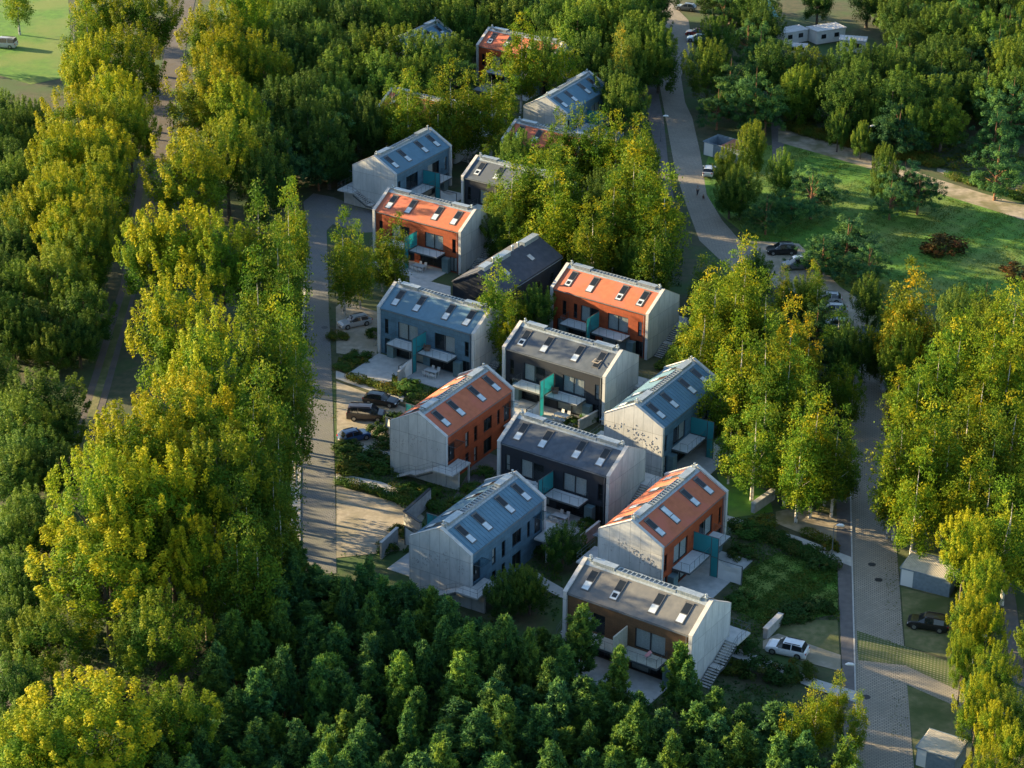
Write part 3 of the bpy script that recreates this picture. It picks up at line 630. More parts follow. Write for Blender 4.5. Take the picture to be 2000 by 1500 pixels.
# ------------------------------------------------------------------ vehicles
CARS = {
 'suv': (4.5, 0.92, [(-2.25,.60,.63,.9,.86),(-2.18,.90,.95,.88,.94),(-2.02,1.0,1.05,.86,.97),(-1.72,1.04,1.56,.74,1),(-.6,1.03,1.64,.76,1),(.35,1.0,1.60,.75,1),(1.05,.98,1.03,.84,1),(1.85,.88,.93,.84,.96),(2.17,.72,.76,.82,.88),(2.25,.5,.53,.8,.82)]),
 'wagon': (4.7, 0.90, [(-2.35,.58,.6,.9,.86),(-2.27,.85,.9,.88,.94),(-2.1,.93,.97,.86,.97),(-1.7,.96,1.42,.74,1),(-.6,.95,1.48,.76,1),(.3,.93,1.45,.75,1),(1.0,.92,.96,.84,1),(1.95,.80,.84,.84,.96),(2.27,.64,.67,.82,.88),(2.35,.45,.47,.8,.82)]),
 'hatch': (4.1, 0.87, [(-2.05,.58,.6,.9,.86),(-1.98,.85,.9,.88,.94),(-1.88,.93,.98,.86,.97),(-1.45,.96,1.42,.74,1),(-.5,.95,1.47,.76,1),(.25,.93,1.43,.75,1),(.95,.92,.96,.84,1),(1.7,.80,.84,.84,.96),(1.98,.64,.67,.82,.88),(2.05,.45,.47,.8,.82)]),
 'van': (5.0, 0.95, [(-2.5,.6,.65,.9,.9),(-2.45,1.05,1.1,.88,.96),(-2.4,1.15,1.25,.86,.98),(-2.25,1.15,1.88,.82,1),(-1.0,1.14,1.94,.83,1),(.7,1.12,1.90,.82,1),(1.55,1.08,1.14,.86,1),(2.15,.95,1.0,.84,.97),(2.43,.78,.82,.82,.9),(2.5,.5,.53,.8,.84)]),
}
def car(label, shape, pt, x, y, ang, cat='car', roofbox=False, rear_red=True):
    L, W, st = CARS[shape]; root = empty('parked_'+('van' if shape == 'van' else 'car'), (x, y, 0.05), R(ang)); root.scale = (.95, .96, .92); tag(root, label, cat, 'vehicles parked in the settlement')
    secs = []
    for (sx, zb, zt, wt, wf) in st:
        w_ = W*wf; secs.append([(sx, w_*.9, .2), (sx, w_*.99, .42), (sx, w_, zb*.55+.22), (sx, w_*.965, zb), (sx, W*wt, zt-.02 if zt-zb > .2 else zt), (sx, W*wt*.6, zt+(.03 if zt-zb > .2 else .01)), (sx, 0, zt+(.045 if zt-zb > .2 else .015))])
    P = {'body': MB(), 'windscreen': MB(), 'rear_window': MB(), 'side_window': MB(), 'side_window2': MB()}
    cab = [i for i, q in enumerate(st) if q[2]-q[1] > .3]; c0, c1 = cab[0], cab[-1]
    for i in range(len(st)-1):
        for sg in (1, -1):
            A = [(a, b*sg, c) for a, b, c in secs[i]]; B = [(a, b*sg, c) for a, b, c in secs[i+1]]
            for k in range(6):
                key = 'body'
                if k == 3 and c0-1 <= i <= c1: key = 'side_window' if sg > 0 else 'side_window2'
                if k in (4, 5) and i == c1: key = 'windscreen'
                if k in (4, 5) and i == c0-1: key = 'rear_window'
                P[key].quad(A[k], B[k], B[k+1], A[k+1])
    for e in (0, -1):
        for sg in (1, -1): P['body'].poly([(a, b*sg, c) for a, b, c in secs[e]])
    P['body'].box(-L/2+.2, L/2-.2, -W*.88, W*.88, .16, .24)
    # pillars over the side glass
    for sg in (1, -1):
        for i in cab[1:-1]:
            a, b = secs[i][3], secs[i][4]; P['body'].prism([(a[0]-.05, a[1]*sg+.012*sg, a[2]), (a[0]+.05, a[1]*sg+.012*sg, a[2]), (b[0]+.05, b[1]*sg+.012*sg, b[2]), (b[0]-.05, b[1]*sg+.012*sg, b[2])], (0, .006*sg, 0))
        m_ = P['body']; mx = st[c1][0]+.45; m_.box(mx, mx+.18, sg*W+(.02 if sg > 0 else -.2), sg*W+(.2 if sg > 0 else -.02), .93, 1.06)
    bm = P['body']
    for me_, nm in ((P['body'], 'body'),): me_.build('body', pt, root, True)
    P['windscreen'].build('windscreen', 'car_glass', root, True); P['rear_window'].build('rear_window', 'car_glass', root, True)
    P['side_window'].build('side_window', 'car_glass', root, True); P['side_window2'].build('side_window', 'car_glass', root, True)
    for fx in (-L*.30, L*.31):
        for sg in (1, -1):
            def wh():
                m = MB(); m.tube([(0, -.11, 0), (0, .11, 0)], .34, 18); m.tube([(0, -.112, 0), (0, .08, 0)], .385, 18); return m.mesh('tyre', 'tyre', True)
            t = put('wheel', cached('wheel', wh), root, (fx, sg*(W-.08), .36))
            def rm():
                m = MB(); m.tube([(0, -.125, 0), (0, .125, 0)], .22, 12); return m.mesh('rim', 'alloy')
            put('rim', cached('rim', rm), t)
    for sg in (1, -1):
        m = MB(); a = L/2-.16; m.box(a-.12, a+.1, sg*W*.72-.16, sg*W*.72+.16, .6, .72); m.build('headlight', 'lamp_clear', root)
        m = MB(); a = -L/2+.02; m.box(a-.02, a+.2, sg*W*.78-.14, sg*W*.78+.13, .72, .9 if shape != 'van' else 1.1); m.build('tail_light', 'lamp_red', root)
    m = MB(); m.box(-L/2-.012, -L/2+.02, -.26, .26, .42, .53); m.box(L/2-.02, L/2+.012, -.26, .26, .36, .47); m.build('number_plate', 'number_plate', root)
    m = MB()
    for sg in (1, -1): m.box(st[c0][0]+.2, st[c1][0]-.15, sg*W*.66-.02, sg*W*.66+.02, st[c0+1][2]-.01, st[c0+1][2]+.07)
    m.build('roof_rail', 'black_trim', root)
    if roofbox:
        m = MB(); z = st[c0+1][2]+.08; m.prism([(-1.3, -.1, z), (.6, -.1, z), (.75, -.1, z+.12), (.5, -.1, z+.32), (-1.1, -.1, z+.34), (-1.35, -.1, z+.2)], (0, .75, 0)); m.build('roof_box', 'white_paint', root)
    return root
paint('white_paint', (0.70, 0.71, 0.72)); paint('silver_paint', (0.36, 0.37, 0.38)); paint('black_paint', (0.006, 0.007, 0.010)); paint('blue_paint', (0.018, 0.06, 0.16)); paint('grey_paint', (0.13, 0.15, 0.165)); paint('red_paint', (0.35, 0.03, 0.02)); paint('van_paint', (0.028, 0.022, 0.026))
def PX(px, py, z=0): return at(px, py, z)
car('silver estate car parked beside the two birches at the left street', 'wagon', 'silver_paint', *PX(693,636), 28+180)
car('black estate car parked closest to the red house, above the black van', 'wagon', 'black_paint', *PX(745,789), -18)
car('black van parked between two cars on the gravel plot', 'van', 'van_paint', *PX(716,818), -4, 'van')
car('dark blue hatchback parked below the black van', 'hatch', 'blue_paint', *PX(692,859), 30)
car('white crossover with red tail light parked near the brown house', 'suv', 'white_paint', *PX(1537,1276), 158)
car('black estate car parked below the grey shed beside the right street', 'suv', 'black_paint', *PX(1812,1226), 164)
car('dark blue off-roader parked at the edge of the lawn', 'suv', 'black_paint', *PX(1526,495), 184)
car('grey off-roader with a white box on its roof', 'suv', 'grey_paint', *PX(1556,524), 188, roofbox=True)
car('silver car under the trees, topmost of the row of three', 'hatch', 'silver_paint', *PX(1616,590), 175)
car('silver car under the trees, middle of the row of three', 'wagon', 'silver_paint', *PX(1622,612), 175)
car('grey car under the trees, lowest of the row of three', 'hatch', 'silver_paint', *PX(1630,640), 175)
car('silver car nosing out of the birches beside the right street', 'suv', 'silver_paint', *PX(1752,764), 186)
car('red car parked at the side of the far road', 'hatch', 'red_paint', *PX(1360,70), 165)
car('white car parked beside the red car at the far road', 'hatch', 'white_paint', *PX(1362,81), 170)
car('dark car parked at the very top of the far road', 'hatch', 'grey_paint', *PX(1340,20), 160)
car('small white car half hidden by bushes beside the bend of the road', 'hatch', 'white_paint', *PX(1384,340), 80)
car('black car parked behind the ridge of the far blue house', 'wagon', 'black_paint', *PX(1158,142), 170)
car('pale camper car at the left edge of the lawn', 'van', 'silver_paint', *PX(8,92), 170, 'camper')
# small trailer
x, y = PX(1702, 654); root = empty('car_trailer', (x, y, 0), R(-8)); tag(root, 'small flat trailer parked under the orange birch', 'trailer')
m = MB(); m.box(-1.3, 1.3, -.7, .7, .5, .6); m.box(-1.3, 1.3, -.74, -.7, .5, .85); m.box(-1.3, 1.3, .7, .74, .5, .85); m.box(-1.34, -1.3, -.74, .74, .5, .85); m.build('bed', 'galvanised', root)
m = MB(); m.tube([(1.3, 0, .5), (2.3, 0, .45)], .05, 6); m.build('drawbar', 'black_trim', root)
for sg in (1, -1): put('wheel', CACHE['wheel'], root, (0, sg*.85, .36))

# ------------------------------------------------------------------ lamps, walls, sheds
def lamp(px, py, h, label):
    x, y = at(px, py); root = empty('street_lamp', (x, y, 0)); tag(root, label, 'street lamp', 'street lamps')
    m = MB(); m.tube([(0,0,0), (0,0,.6), (0,0,h)], [.09, .06, .045], 8); m.tube([(0,0,h-.03), (.55,-.1,h+.03)], .03, 6); m.build('pole', 'pole_grey', root, True)
    m = MB(); m.tube([(.25,-.05,h+.03), (.5,-.09,h+.1), (.95,-.17,h+.1), (1.1,-.2,h+.05)], [.07,.17,.16,.05], 10); m.build('lamp_head', 'white_frame', root, True)
plain('pole_grey', (0.17, 0.19, 0.2), 0.5, 0.4)
lamp(1624, 1092, 4.2, 'street lamp where the pale path meets the right street')
lamp(1640, 1372, 4.4, 'street lamp at the bottom beside the right street, above the pine tops')
lamp(1897, 1322, 4.8, 'street lamp rising out of the yellow-green trees right of the right street')
lamp(1692, 298, 4.4, 'street lamp at the edge of the wood above the dirt path')
lamp(1968, 376, 4.4, 'street lamp beside the dirt path at the right edge')
lamp(1290, 278, 4.4, 'street lamp beside the far road left of the grey enclosure')
def low_wall(px0, py0, px1, py1, h, label, t=.3, cop='coping'):
    A, B = Vector((*at(px0, py0), 0)), Vector((*at(px1, py1), 0)); d = (B-A); L = d.length; root = empty('garden_wall', tuple(A), math.atan2(d.y, d.x)); tag(root, label, 'wall')
    m = MB(); m.box(0, L, -t/2, t/2, 0, h); m.build('wall_panel', 'concrete_plain', root)
    m = MB(); m.box(-.04, L+.04, -t/2-.05, t/2+.05, h+.002, h+.08); m.build('coping', cop, root); return root
noise_mat('concrete_plain', (0.26, 0.27, 0.27), (0.42, 0.42, 0.41), 1.4, 0.9)
low_wall(1470, 1002, 1510, 974, 1.2, 'low grey wall on the grass right of the red house with the wide terrace', .5)
low_wall(1494, 1248, 1524, 1218, 1.2, 'low grey wall behind the white crossover', .5)
low_wall(790, 1030, 840, 985, 2.0, 'dark-capped garden wall left of the blue house with ribbed roof', .25, 'frame_dark')
low_wall(790, 1030, 822, 1052, 2.0, 'short dark-capped wall closing the blue house garden', .25, 'frame_dark')
low_wall(744, 1092, 776, 1062, 2.0, 'pale garden wall corner among the pines below the gravel plot', .25)
low_wall(1135, 1068, 1170, 1040, 1.4, 'low pale wall between the charcoal house and the red house', .2)
low_wall(1130, 842, 1180, 815, 1.4, 'low pale wall left of the sunlit leaf-relief gable', .2)
low_wall(778, 752, 802, 728, 1.8, 'pale wall beside the terrace of the blue house', .2)
def shed(px, py, px2, py2, dep, h, label, roofmat='corrugated', slope=.25, openroof=False):
    A, B = Vector((*at(px, py), 0)), Vector((*at(px2, py2), 0)); d = B-A; L = d.length
    root = empty('bin_shelter', tuple(A), math.atan2(d.y, d.x)); tag(root, label, 'shelter')
    m = MB(); t = .08
    m.box(0, L, -t/2, t/2, 0, h); m.box(0, L, dep-t/2, dep+t/2, 0, h+slope); m.box(-t/2, t/2, t/2+.001, dep-t/2-.001, 0, h); m.box(L-t/2, L+t/2, t/2+.001, dep-t/2-.001, 0, h)
    m.build('wall', 'galvanised', root)
    m = MB(); m.box(L*.02, L*.26, -t/2-.05, -t/2-.003, .08, h-.1); m.build('door', 'white_frame', root)
    m = MB(); a = .45 if openroof else 0; k = 34
    for i in range(k):
        x0, x1 = L*a+(L*(1-a)+.1)*i/k-.05, L*a+(L*(1-a)+.1)*(i+1)/k-.05; xm = (x0+x1)/2; z0, z1 = h+.03, h+slope+.03
        m.quad((x0,-.12,z0), (xm,-.12,z0+.04), (xm,dep+.12,z1+.04), (x0,dep+.12,z1)); m.quad((xm,-.12,z0+.04), (x1,-.12,z0), (x1,dep+.12,z1), (xm,dep+.12,z1+.04))
    m.build('roof', roofmat, root)
    m = MB(); m.box(-.1, L+.1, -.2, -.13, h-.02, h+.1); m.box(-.1, L+.1, dep+.13, dep+.2, h+slope, h+slope+.1); m.box(-.12, -.05, -.12, dep+.12, h+.0, h+.12); m.box(L+.05, L+.12, -.12, dep+.12, h, h+.12); m.build('roof_frame', 'galvanised', root)
    return root
shed(1757, 1142, 1853, 1167, 3.4, 2.1, 'grey metal shelter with pale translucent roof beside the right street')
shed(1374, 302, 1445, 322, 3.6, 2.2, 'grey enclosure with a rust-red roof beside the bend of the far road', 'rust_roof', .1, True)
shed(1788, 1494, 1862, 1518, 3.0, 2.0, 'grey shelter at the bottom edge beside the right street', 'corrugated', .2)
def cabin(px, py, L, Wd, h, ang, label):
    x, y = at(px, py); root = empty('garden_cabin', (x, y, 0), R(ang)); tag(root, label, 'cabin', 'white cabins in the far garden')
    m = MB(); m.box(-L/2, L/2, -Wd/2, Wd/2, 0.2, h); m.build('wall', 'cabin_white', root)
    m = MB(); m.box(-L/2-.15, L/2+.15, -Wd/2-.15, Wd/2+.15, h+.003, h+.15)
    for i in range(9): u = -L/2+L*i/8; m.box(u-.04, u+.04, -Wd/2-.15, Wd/2+.15, h+.151, h+.2)
    m.build('roof', 'cabin_roof', root)
    for u in (-L*.25, L*.2):
        m = MB(); m.box(u-.5, u+.5, -Wd/2-.04, -Wd/2-.003, 1.1, 1.9, 0); m.box(u-.44, u+.44, -Wd/2-.045, -Wd/2-.041, 1.16, 1.84, 1); m.build('window', ['frame_dark', 'car_glass'], root)
noise_mat('cabin_white', (0.5, 0.49, 0.47), (0.62, 0.6, 0.57), 1.5, 0.7); noise_mat('cabin_roof', (0.44, 0.43, 0.42), (0.6, 0.58, 0.56), 0.8, 0.6)
cabin(1545, 82, 5.2, 2.8, 2.3, 30, 'white flat-roofed cabin, leftmost of the three in the far garden')
cabin(1612, 80, 6.2, 3.2, 2.5, 28, 'largest white flat-roofed cabin in the middle of the far garden')
cabin(1665, 100, 4.6, 2.6, 2.3, -12, 'white cabin, rightmost of the three in the far garden')
cabin(1558, 108, 3.0, 2.0, 1.8, -10, 'tiny white hut in front of the leftmost far cabin')
# little tower with a green copper roof behind the trees
x, y = at(1492, 75); root = empty('garden_tower', (x, y, 0), R(20)); tag(root, 'small tower with pointed green roof behind the trees of the far garden', 'tower')
m = MB(); m.box(-1.5, 1.5, -1.5, 1.5, 0, 4.4); m.build('wall', 'brick_far', root)
m = MB(); i0 = [(-1.8,-1.8,4.4), (1.8,-1.8,4.4), (1.8,1.8,4.4), (-1.8,1.8,4.4)]
for k in range(4): m.poly([i0[k], i0[(k+1) % 4], (0,0,8.2)])
m.poly(i0); m.build('roof', 'copper', root)

# ------------------------------------------------------------------ terrace furniture, people
def local(hid, u, v):
    for i, x, y, a, root in HOUSES:
        if i == hid:
            t = root.rotation_euler.z; return (x+u*math.cos(t)-v*math.sin(t), y+u*math.sin(t)+v*math.cos(t)), t
def chair_meshes():
    m = MB(); m.box(-.22, .22, -.22, .22, .43, .46); a = m.mesh('seat', 'chair_white')
    m = MB(); m.prism([(-.22, .2, .46), (.22, .2, .46), (.2, .3, .88), (-.2, .3, .88)], (0, .025, 0)); b = m.mesh('backrest', 'chair_white')
    m = MB(); m.tube([(0, 0, 0), (0, 0, .43)], .018, 6); c = m.mesh('leg', 'chair_white'); return a, b, c
CH = chair_meshes()
def chair(x, y, z, rz, label):
    r = empty('garden_chair', (x, y, z), rz); tag(r, label, 'chair', 'white chairs on the terraces and balconies')
    put('seat', CH[0], r); put('backrest', CH[1], r)
    for sx in (-.19, .19):
        for sy in (-.19, .19): put('leg', CH[2], r, (sx, sy, 0))
def table(x, y, z, rz, label, l=1.8):
    r = empty('garden_table', (x, y, z), rz); tag(r, label, 'table', 'white tables on the terraces')
    m = MB(); m.box(-l/2, l/2, -.45, .45, .71, .75); m.build('tabletop', 'chair_white', r)
    for sx in (-l/2+.08, l/2-.08):
        for sy in (-.38, .38): m = MB(); m.box(sx-.03, sx+.03, sy-.03, sy+.03, 0, .709); m.build('leg', 'chair_white', r)
names = {2:'open-skylight charcoal house', 3:'blinded charcoal house', 4:'canvas-screen blue house', 5:'two-birch orange house'}
side = {-1:'street side', 1:'far side'}
for hid, u in ((2, 2.6), (3, 2.4), (4, 2.3), (5, 1.8)):
    (x, y), t = local(hid, u, -5.7); table(x, y, .07, t, 'white garden table under the balcony of the '+names[hid])
    k = 0
    for du, dv, r_ in ((-.6, -.75, math.pi), (.1, -.8, math.pi), (.7, -.75, math.pi), (-.5, .75, 0), (.4, .75, 0)):
        (x, y), t = local(hid, u+du, -5.7+dv); k += 1
        chair(x, y, .07, t+r_+.15*math.sin(k*3), 'white terrace chair at the '+names[hid]+', '+('left end of front side', 'middle of front side', 'right end of front side', 'left end of wall side', 'right end of wall side')[k-1])
for hid, u, v, r_, lab in ((3, -.9, -4.6, 2.2, 'white chair on the balcony of the charcoal house with blinds, by the glass screen'), (3, -1.5, -5.2, .6, 'white chair on the balcony of the charcoal house with blinds, by the railing'), (6, -3.6, -4.9, 1.0, 'white chair on the left balcony of the brown house'), (6, 3.2, -4.8, -.6, 'chair under the pink towel on the right balcony of the brown house')):
    (x, y), t = local(hid, u, v); chair(x, y, 2.66, t+r_, lab)
(x, y), t = local(6, 3.2, -4.8); m = MB()
for i in range(8):
    a = i/7; b = (i+1)/7; 
    m.quad((-.25+.02*math.sin(i*2), .3-.55*a, .9-.42*a), (.27, .3-.55*a, .9-.42*a+.02*math.sin(i)), (.27, .3-.55*b, .9-.42*b+.02*math.sin(i+1)), (-.25+.02*math.sin(i*2+2), .3-.55*b, .9-.42*b))
o = m.build('towel', 'pink'); o.location = (x, y, 2.70); o.rotation_euler.z = t-.6; tag(o, 'pink towel draped over a chair on the right balcony of the brown house', 'towel')
for hid, lab in ((2, 'open-skylight charcoal house'), (10, 'wide-terrace red house'), (4, 'canvas-screen blue house')):
    (x, y), t = local(hid, .75 if hid != 10 else 1.1, -4.4); r = empty('wicker_armchair', (x, y, 2.66), t+2); tag(r, 'brown wicker armchair beside the glass screen on the balcony of the '+lab, 'armchair', 'wicker armchairs on the balconies')
    m = MB(); m.box(-.35, .35, -.35, .3, .15, .4); m.build('seat', 'wicker', r)
    m = MB(); m.prism([(-.35, .3, .15), (.35, .3, .15), (.35, .42, .8), (-.35, .42, .8)], (0, .06, 0)); m.build('backrest', 'wicker', r)
    for s in (-1, 1): m = MB(); a, b = sorted((s*.351, s*.43)); m.box(a, b, -.35, .35, .1, .58); m.build('armrest', 'wicker', r)
def skinned(name, pts, edges, rad, mat, parent=None, loc=(0,0,0)):
    me = bpy.data.meshes.new(name); me.from_pydata(pts, edges, []); me.materials.append(MATS[mat]); o = bpy.data.objects.new(name, me); col.objects.link(o)
    md = o.modifiers.new('skin', 'SKIN'); 
    bm = bmesh.new(); bm.from_mesh(me); ly = bm.verts.layers.skin.verify()
    for v, r in zip(bm.verts, rad): v[ly].radius = (r, r); v[ly].use_root = (v.index == 0)
    bm.to_mesh(me); bm.free(); md.use_smooth_shade = True
    s = o.modifiers.new('sub', 'SUBSURF'); s.levels = s.render_levels = 1
    o.location = loc
    if parent: o.parent = parent
    return o
plain('skin', (0.45, 0.27, 0.19), 0.6); plain('cloth_pale', (0.5, 0.45, 0.42), 0.9); plain('cloth_dark', (0.05, 0.055, 0.07), 0.9); plain('dog_coat', (0.16, 0.08, 0.05), 0.9); plain('hair', (0.06, 0.04, 0.03), 0.8)
x, y = at(1362, 383)
bp = [(0,0,.95),(0,0,1.2),(0,0,1.42),(0,-.01,1.53),(0,-.02,1.62),(0,-.02,1.72),(-.18,0,1.40),(-.24,.03,1.12),(-.22,-.08,.88),(-.22,-.1,.80),(.18,0,1.40),(.25,-.03,1.12),(.24,-.2,.92),(.24,-.25,.86),(-.09,0,.88),(-.1,-.12,.5),(-.1,-.02,.08),(-.1,-.16,.04),(.09,0,.88),(.1,.1,.5),(.1,.25,.1),(.1,.14,.04)]
be = [(0,1),(1,2),(2,3),(3,4),(4,5),(2,6),(6,7),(7,8),(8,9),(2,10),(10,11),(11,12),(12,13),(0,14),(14,15),(15,16),(16,17),(0,18),(18,19),(19,20),(20,21)]
br_ = [.14,.13,.13,.055,.1,.08,.06,.045,.035,.03,.06,.045,.035,.03,.085,.06,.04,.04,.085,.06,.04,.04]
pr = skinned('person', bp, be, br_, 'skin', None, (x, y, 0.03)); tag(pr, 'person in a pale top and dark trousers walking a dog on the far road', 'person'); pr.rotation_euler.z = R(15)
skinned('shirt', [bp[0], bp[1], bp[2], bp[6], bp[7], bp[10], bp[11]], [(0,1),(1,2),(2,3),(3,4),(2,5),(5,6)], [.155,.15,.15,.075,.055,.075,.055], 'cloth_pale', pr)
skinned('trousers', [bp[0], bp[14], bp[15], bp[16], bp[18], bp[19], bp[20]], [(0,1),(1,2),(2,3),(0,4),(4,5),(5,6)], [.15,.1,.075,.05,.1,.075,.05], 'cloth_dark', pr)
skinned('hair', [(0,.03,1.74),(0,.02,1.66)], [(0,1)], [.09,.09], 'hair', pr)
x, y = at(1374, 390)
dp = [(0,0,.5),(0,.25,.52),(0,.5,.5),(0,-.18,.56),(0,-.3,.68),(0,-.45,.66),(0,.7,.6),(-.08,-.02,.28),(-.08,-.04,.03),(.08,0,.28),(.08,.04,.03),(-.08,.5,.32),(-.08,.58,.17),(-.08,.52,.03),(.08,.5,.32),(.08,.58,.17),(.08,.5,.03)]
dg = skinned('dog', dp, [(0,1),(1,2),(0,3),(3,4),(4,5),(2,6),(0,7),(7,8),(0,9),(9,10),(2,11),(11,12),(12,13),(2,14),(14,15),(15,16)], [.14,.12,.11,.08,.08,.04,.03,.05,.03,.05,.03,.07,.04,.03,.07,.04,.03], 'dog_coat', None, (x, y, .03)); tag(dg, 'brown dog walking beside the person on the far road', 'dog')

# ------------------------------------------------------------------ trees
def leafmesh(name, pos, nrm, size, tint, mat, elong=1.0, ups=None, rng=None):
    n = len(pos); nrm = nrm/np.linalg.norm(nrm, axis=1, keepdims=True)
    ref = rng.normal(size=(n, 3)) if ups is None else ups
    u = np.cross(nrm, ref); u /= np.linalg.norm(u, axis=1, keepdims=True)+1e-9; v = np.cross(nrm, u)
    s = size[:, None]; a = pos-v*s*elong; b = pos+u*s*.62; c = pos+v*s*elong; d = pos-u*s*.62
    b = b-nrm*s*.12; d = d-nrm*s*.12
    V = np.stack([a, b, c, d], 1).reshape(-1, 3)
    me = bpy.data.meshes.new(name); me.vertices.add(4*n); me.vertices.foreach_set('co', V.astype(np.float32).ravel())
    me.loops.add(4*n); me.loops.foreach_set('vertex_index', np.arange(4*n, dtype=np.int32)); me.polygons.add(n)
    me.polygons.foreach_set('loop_start', np.arange(0, 4*n, 4, dtype=np.int32)); me.polygons.foreach_set('loop_total', np.full(n, 4, dtype=np.int32))
    me.update(calc_edges=True)
    at_ = me.attributes.new('tint', 'FLOAT', 'FACE'); at_.data.foreach_set('value', np.clip(tint, 0, 1).astype(np.float32))
    me.materials.append(MATS[mat]); return me
def sph(rng, n):
    d = rng.normal(size=(n, 3)); return d/np.linalg.norm(d, axis=1, keepdims=True)
def limbs(m, rng, H, r0, targets, zlo, tip=.92):
    m.tube([(0,0,-.2), (.05,.0,H*.25), (.1*rng.normal(),.1*rng.normal(),H*.5), (0,0,H*tip)], [r0*1.25, r0*.85, r0*.5, r0*.06], 7)
    for t in targets:
        z0 = zlo+(t[2]-zlo)*.35; mid = (t[0]*.45, t[1]*.45, z0+(t[2]-z0)*.6)
        m.tube([(0,0,z0), mid, tuple(t)], [r0*.38, r0*.22, r0*.05], 5)
def make_tree(kind, seed):
    rng = np.random.default_rng(seed+hash_(kind)); P = []; Nn = []; S = []; T = []; ups = None; el = 1.25
    def clump(c, rad, n, tt, up=.35, sz=.15, flat=1.0, shell=.35):
        d = sph(rng, n); rr = rad*rng.random(n)**shell; p = d*rr[:, None]; p[:, 2] *= flat; out = c-np.array([0, 0, cz]); out /= np.linalg.norm(out)+1e-6
        P.append(c+p); Nn.append(d*.55+out*.35+np.array([0, 0, up])+rng.normal(size=(n, 3))*.42); S.append(sz*(.65+.7*rng.random(n))); T.append(np.full(n, tt)+rng.normal(size=n)*.1)
    if kind in ('maple', 'oak'):
        H, rx, rz, cz = (16, 5.2, 6.4, 9.3) if kind == 'maple' else (13, 4.6, 6.1, 6.3)
        lob = sph(rng, 9); amp = rng.uniform(.0, .35, 9)
        k = 140
        for i in range(k):
            d = sph(rng, 1)[0]
            if d[2] < -.75: continue
            r = rng.random()**.33; f = 1-.22+sum(a*max(0, d@l)**6 for a, l in zip(amp, lob))
            c = np.array([d[0]*rx*r*f, d[1]*rx*r*f, cz+d[2]*rz*r*f]); 
            if c[2] > cz: c[:2] *= 1-.25*((c[2]-cz)/rz)**2
            clump(c, rng.uniform(.6, 1.25), 125, rng.beta(2, 2.6), sz=.125, flat=1.15)
        for i in range(60):   # leading shoots that break the outline; high tint paints them sunlit yellow
            d = sph(rng, 1)[0]; d[2] = abs(d[2])*.9+.1; f = 1.0+sum(a*max(0, d@l)**6 for a, l in zip(amp, lob))*.9
            c = np.array([d[0]*rx*f*.93, d[1]*rx*f*.93, cz+d[2]*rz*f*.9])
            if c[2] > cz: c[:2] *= 1-.25*((c[2]-cz)/rz)**2
            for q in range(3): clump(c+np.array([0, 0, .5*q])+d*.22*q, .5-.1*q, 34, .68+.3*rng.random(), sz=.115, flat=1.5)
        tg = [np.array([math.cos(a)*rx*.65, math.sin(a)*rx*.65, cz+rng.uniform(-2, 3)]) for a in rng.uniform(0, 6.28, 11)]; mat, bark, r0 = ('maple_leaf' if kind == 'maple' else 'dark_leaf'), 'bark', .3; zlo = 3
    elif kind == 'birch':
        H, cz = 15, 8.5; cols = rng.integers(5, 8); tg = []
        for j in range(cols):
            a = 6.283*j/cols+rng.normal()*.3; R_ = rng.uniform(.8, 2.1) if j else .1; top = H*rng.uniform(.70, .93)-R_*1.1 if j else H
            tg.append(np.array([math.cos(a)*R_*.85, math.sin(a)*R_*.85, top-3]))
            k = int(top*2.4)
            for i in range(k):
                t = (i+.5)/k; z = 3.0+(top-3.0)*t; w_ = (.5+1.55*math.sin(math.pi*min(1, (1-t)*.85+.02))**.8)
                b = rng.uniform(0, 6.283); c = np.array([math.cos(a)*R_*(.4+.6*t)+math.cos(b)*w_*rng.random()**.5, math.sin(a)*R_*(.4+.6*t)+math.sin(b)*w_*rng.random()**.5, z])
                n = 58; uu = rng.random(n)**1.3; ln = rng.uniform(.8, 2.0); sp = rng.uniform(.22, .45)
                p = c+np.stack([rng.normal(size=n)*sp*(1-.4*uu)+math.cos(b)*.3*uu, rng.normal(size=n)*sp*(1-.4*uu)+math.sin(b)*.3*uu, .25-uu*ln], 1)
                o_ = np.array([math.cos(b), math.sin(b), .35]); P.append(p); Nn.append(o_*.6+rng.normal(size=(n, 3))*.55); S.append(.115*(.6+.7*rng.random(n))); T.append(np.full(n, rng.beta(2, 2.2))+rng.normal(size=n)*.12)
        mat, bark, r0 = 'birch_leaf', 'birch_bark', .17; zlo = 2.5
    elif kind == 'pine':
        H, cz = 9, 4.5; tg = []; rmax = rng.uniform(1.25, 1.85); zz = 1.0; ups = []
        def tuft(c, out, n, tt, ln=.34):
            d = rng.normal(size=(n, 3))*.55+np.array([0, 0, .75])+out*.55; d /= np.linalg.norm(d, axis=1, keepdims=True)
            P.append(c+d*(ln*rng.random(n)**.7)[:, None]); ups.append(d); Nn.append(rng.normal(size=(n, 3))*.8+out*.5+np.array([0, 0, .5])); S.append(.085*(.75+.5*rng.random(n))); T.append(np.full(n, tt)+rng.normal(size=n)*.1)
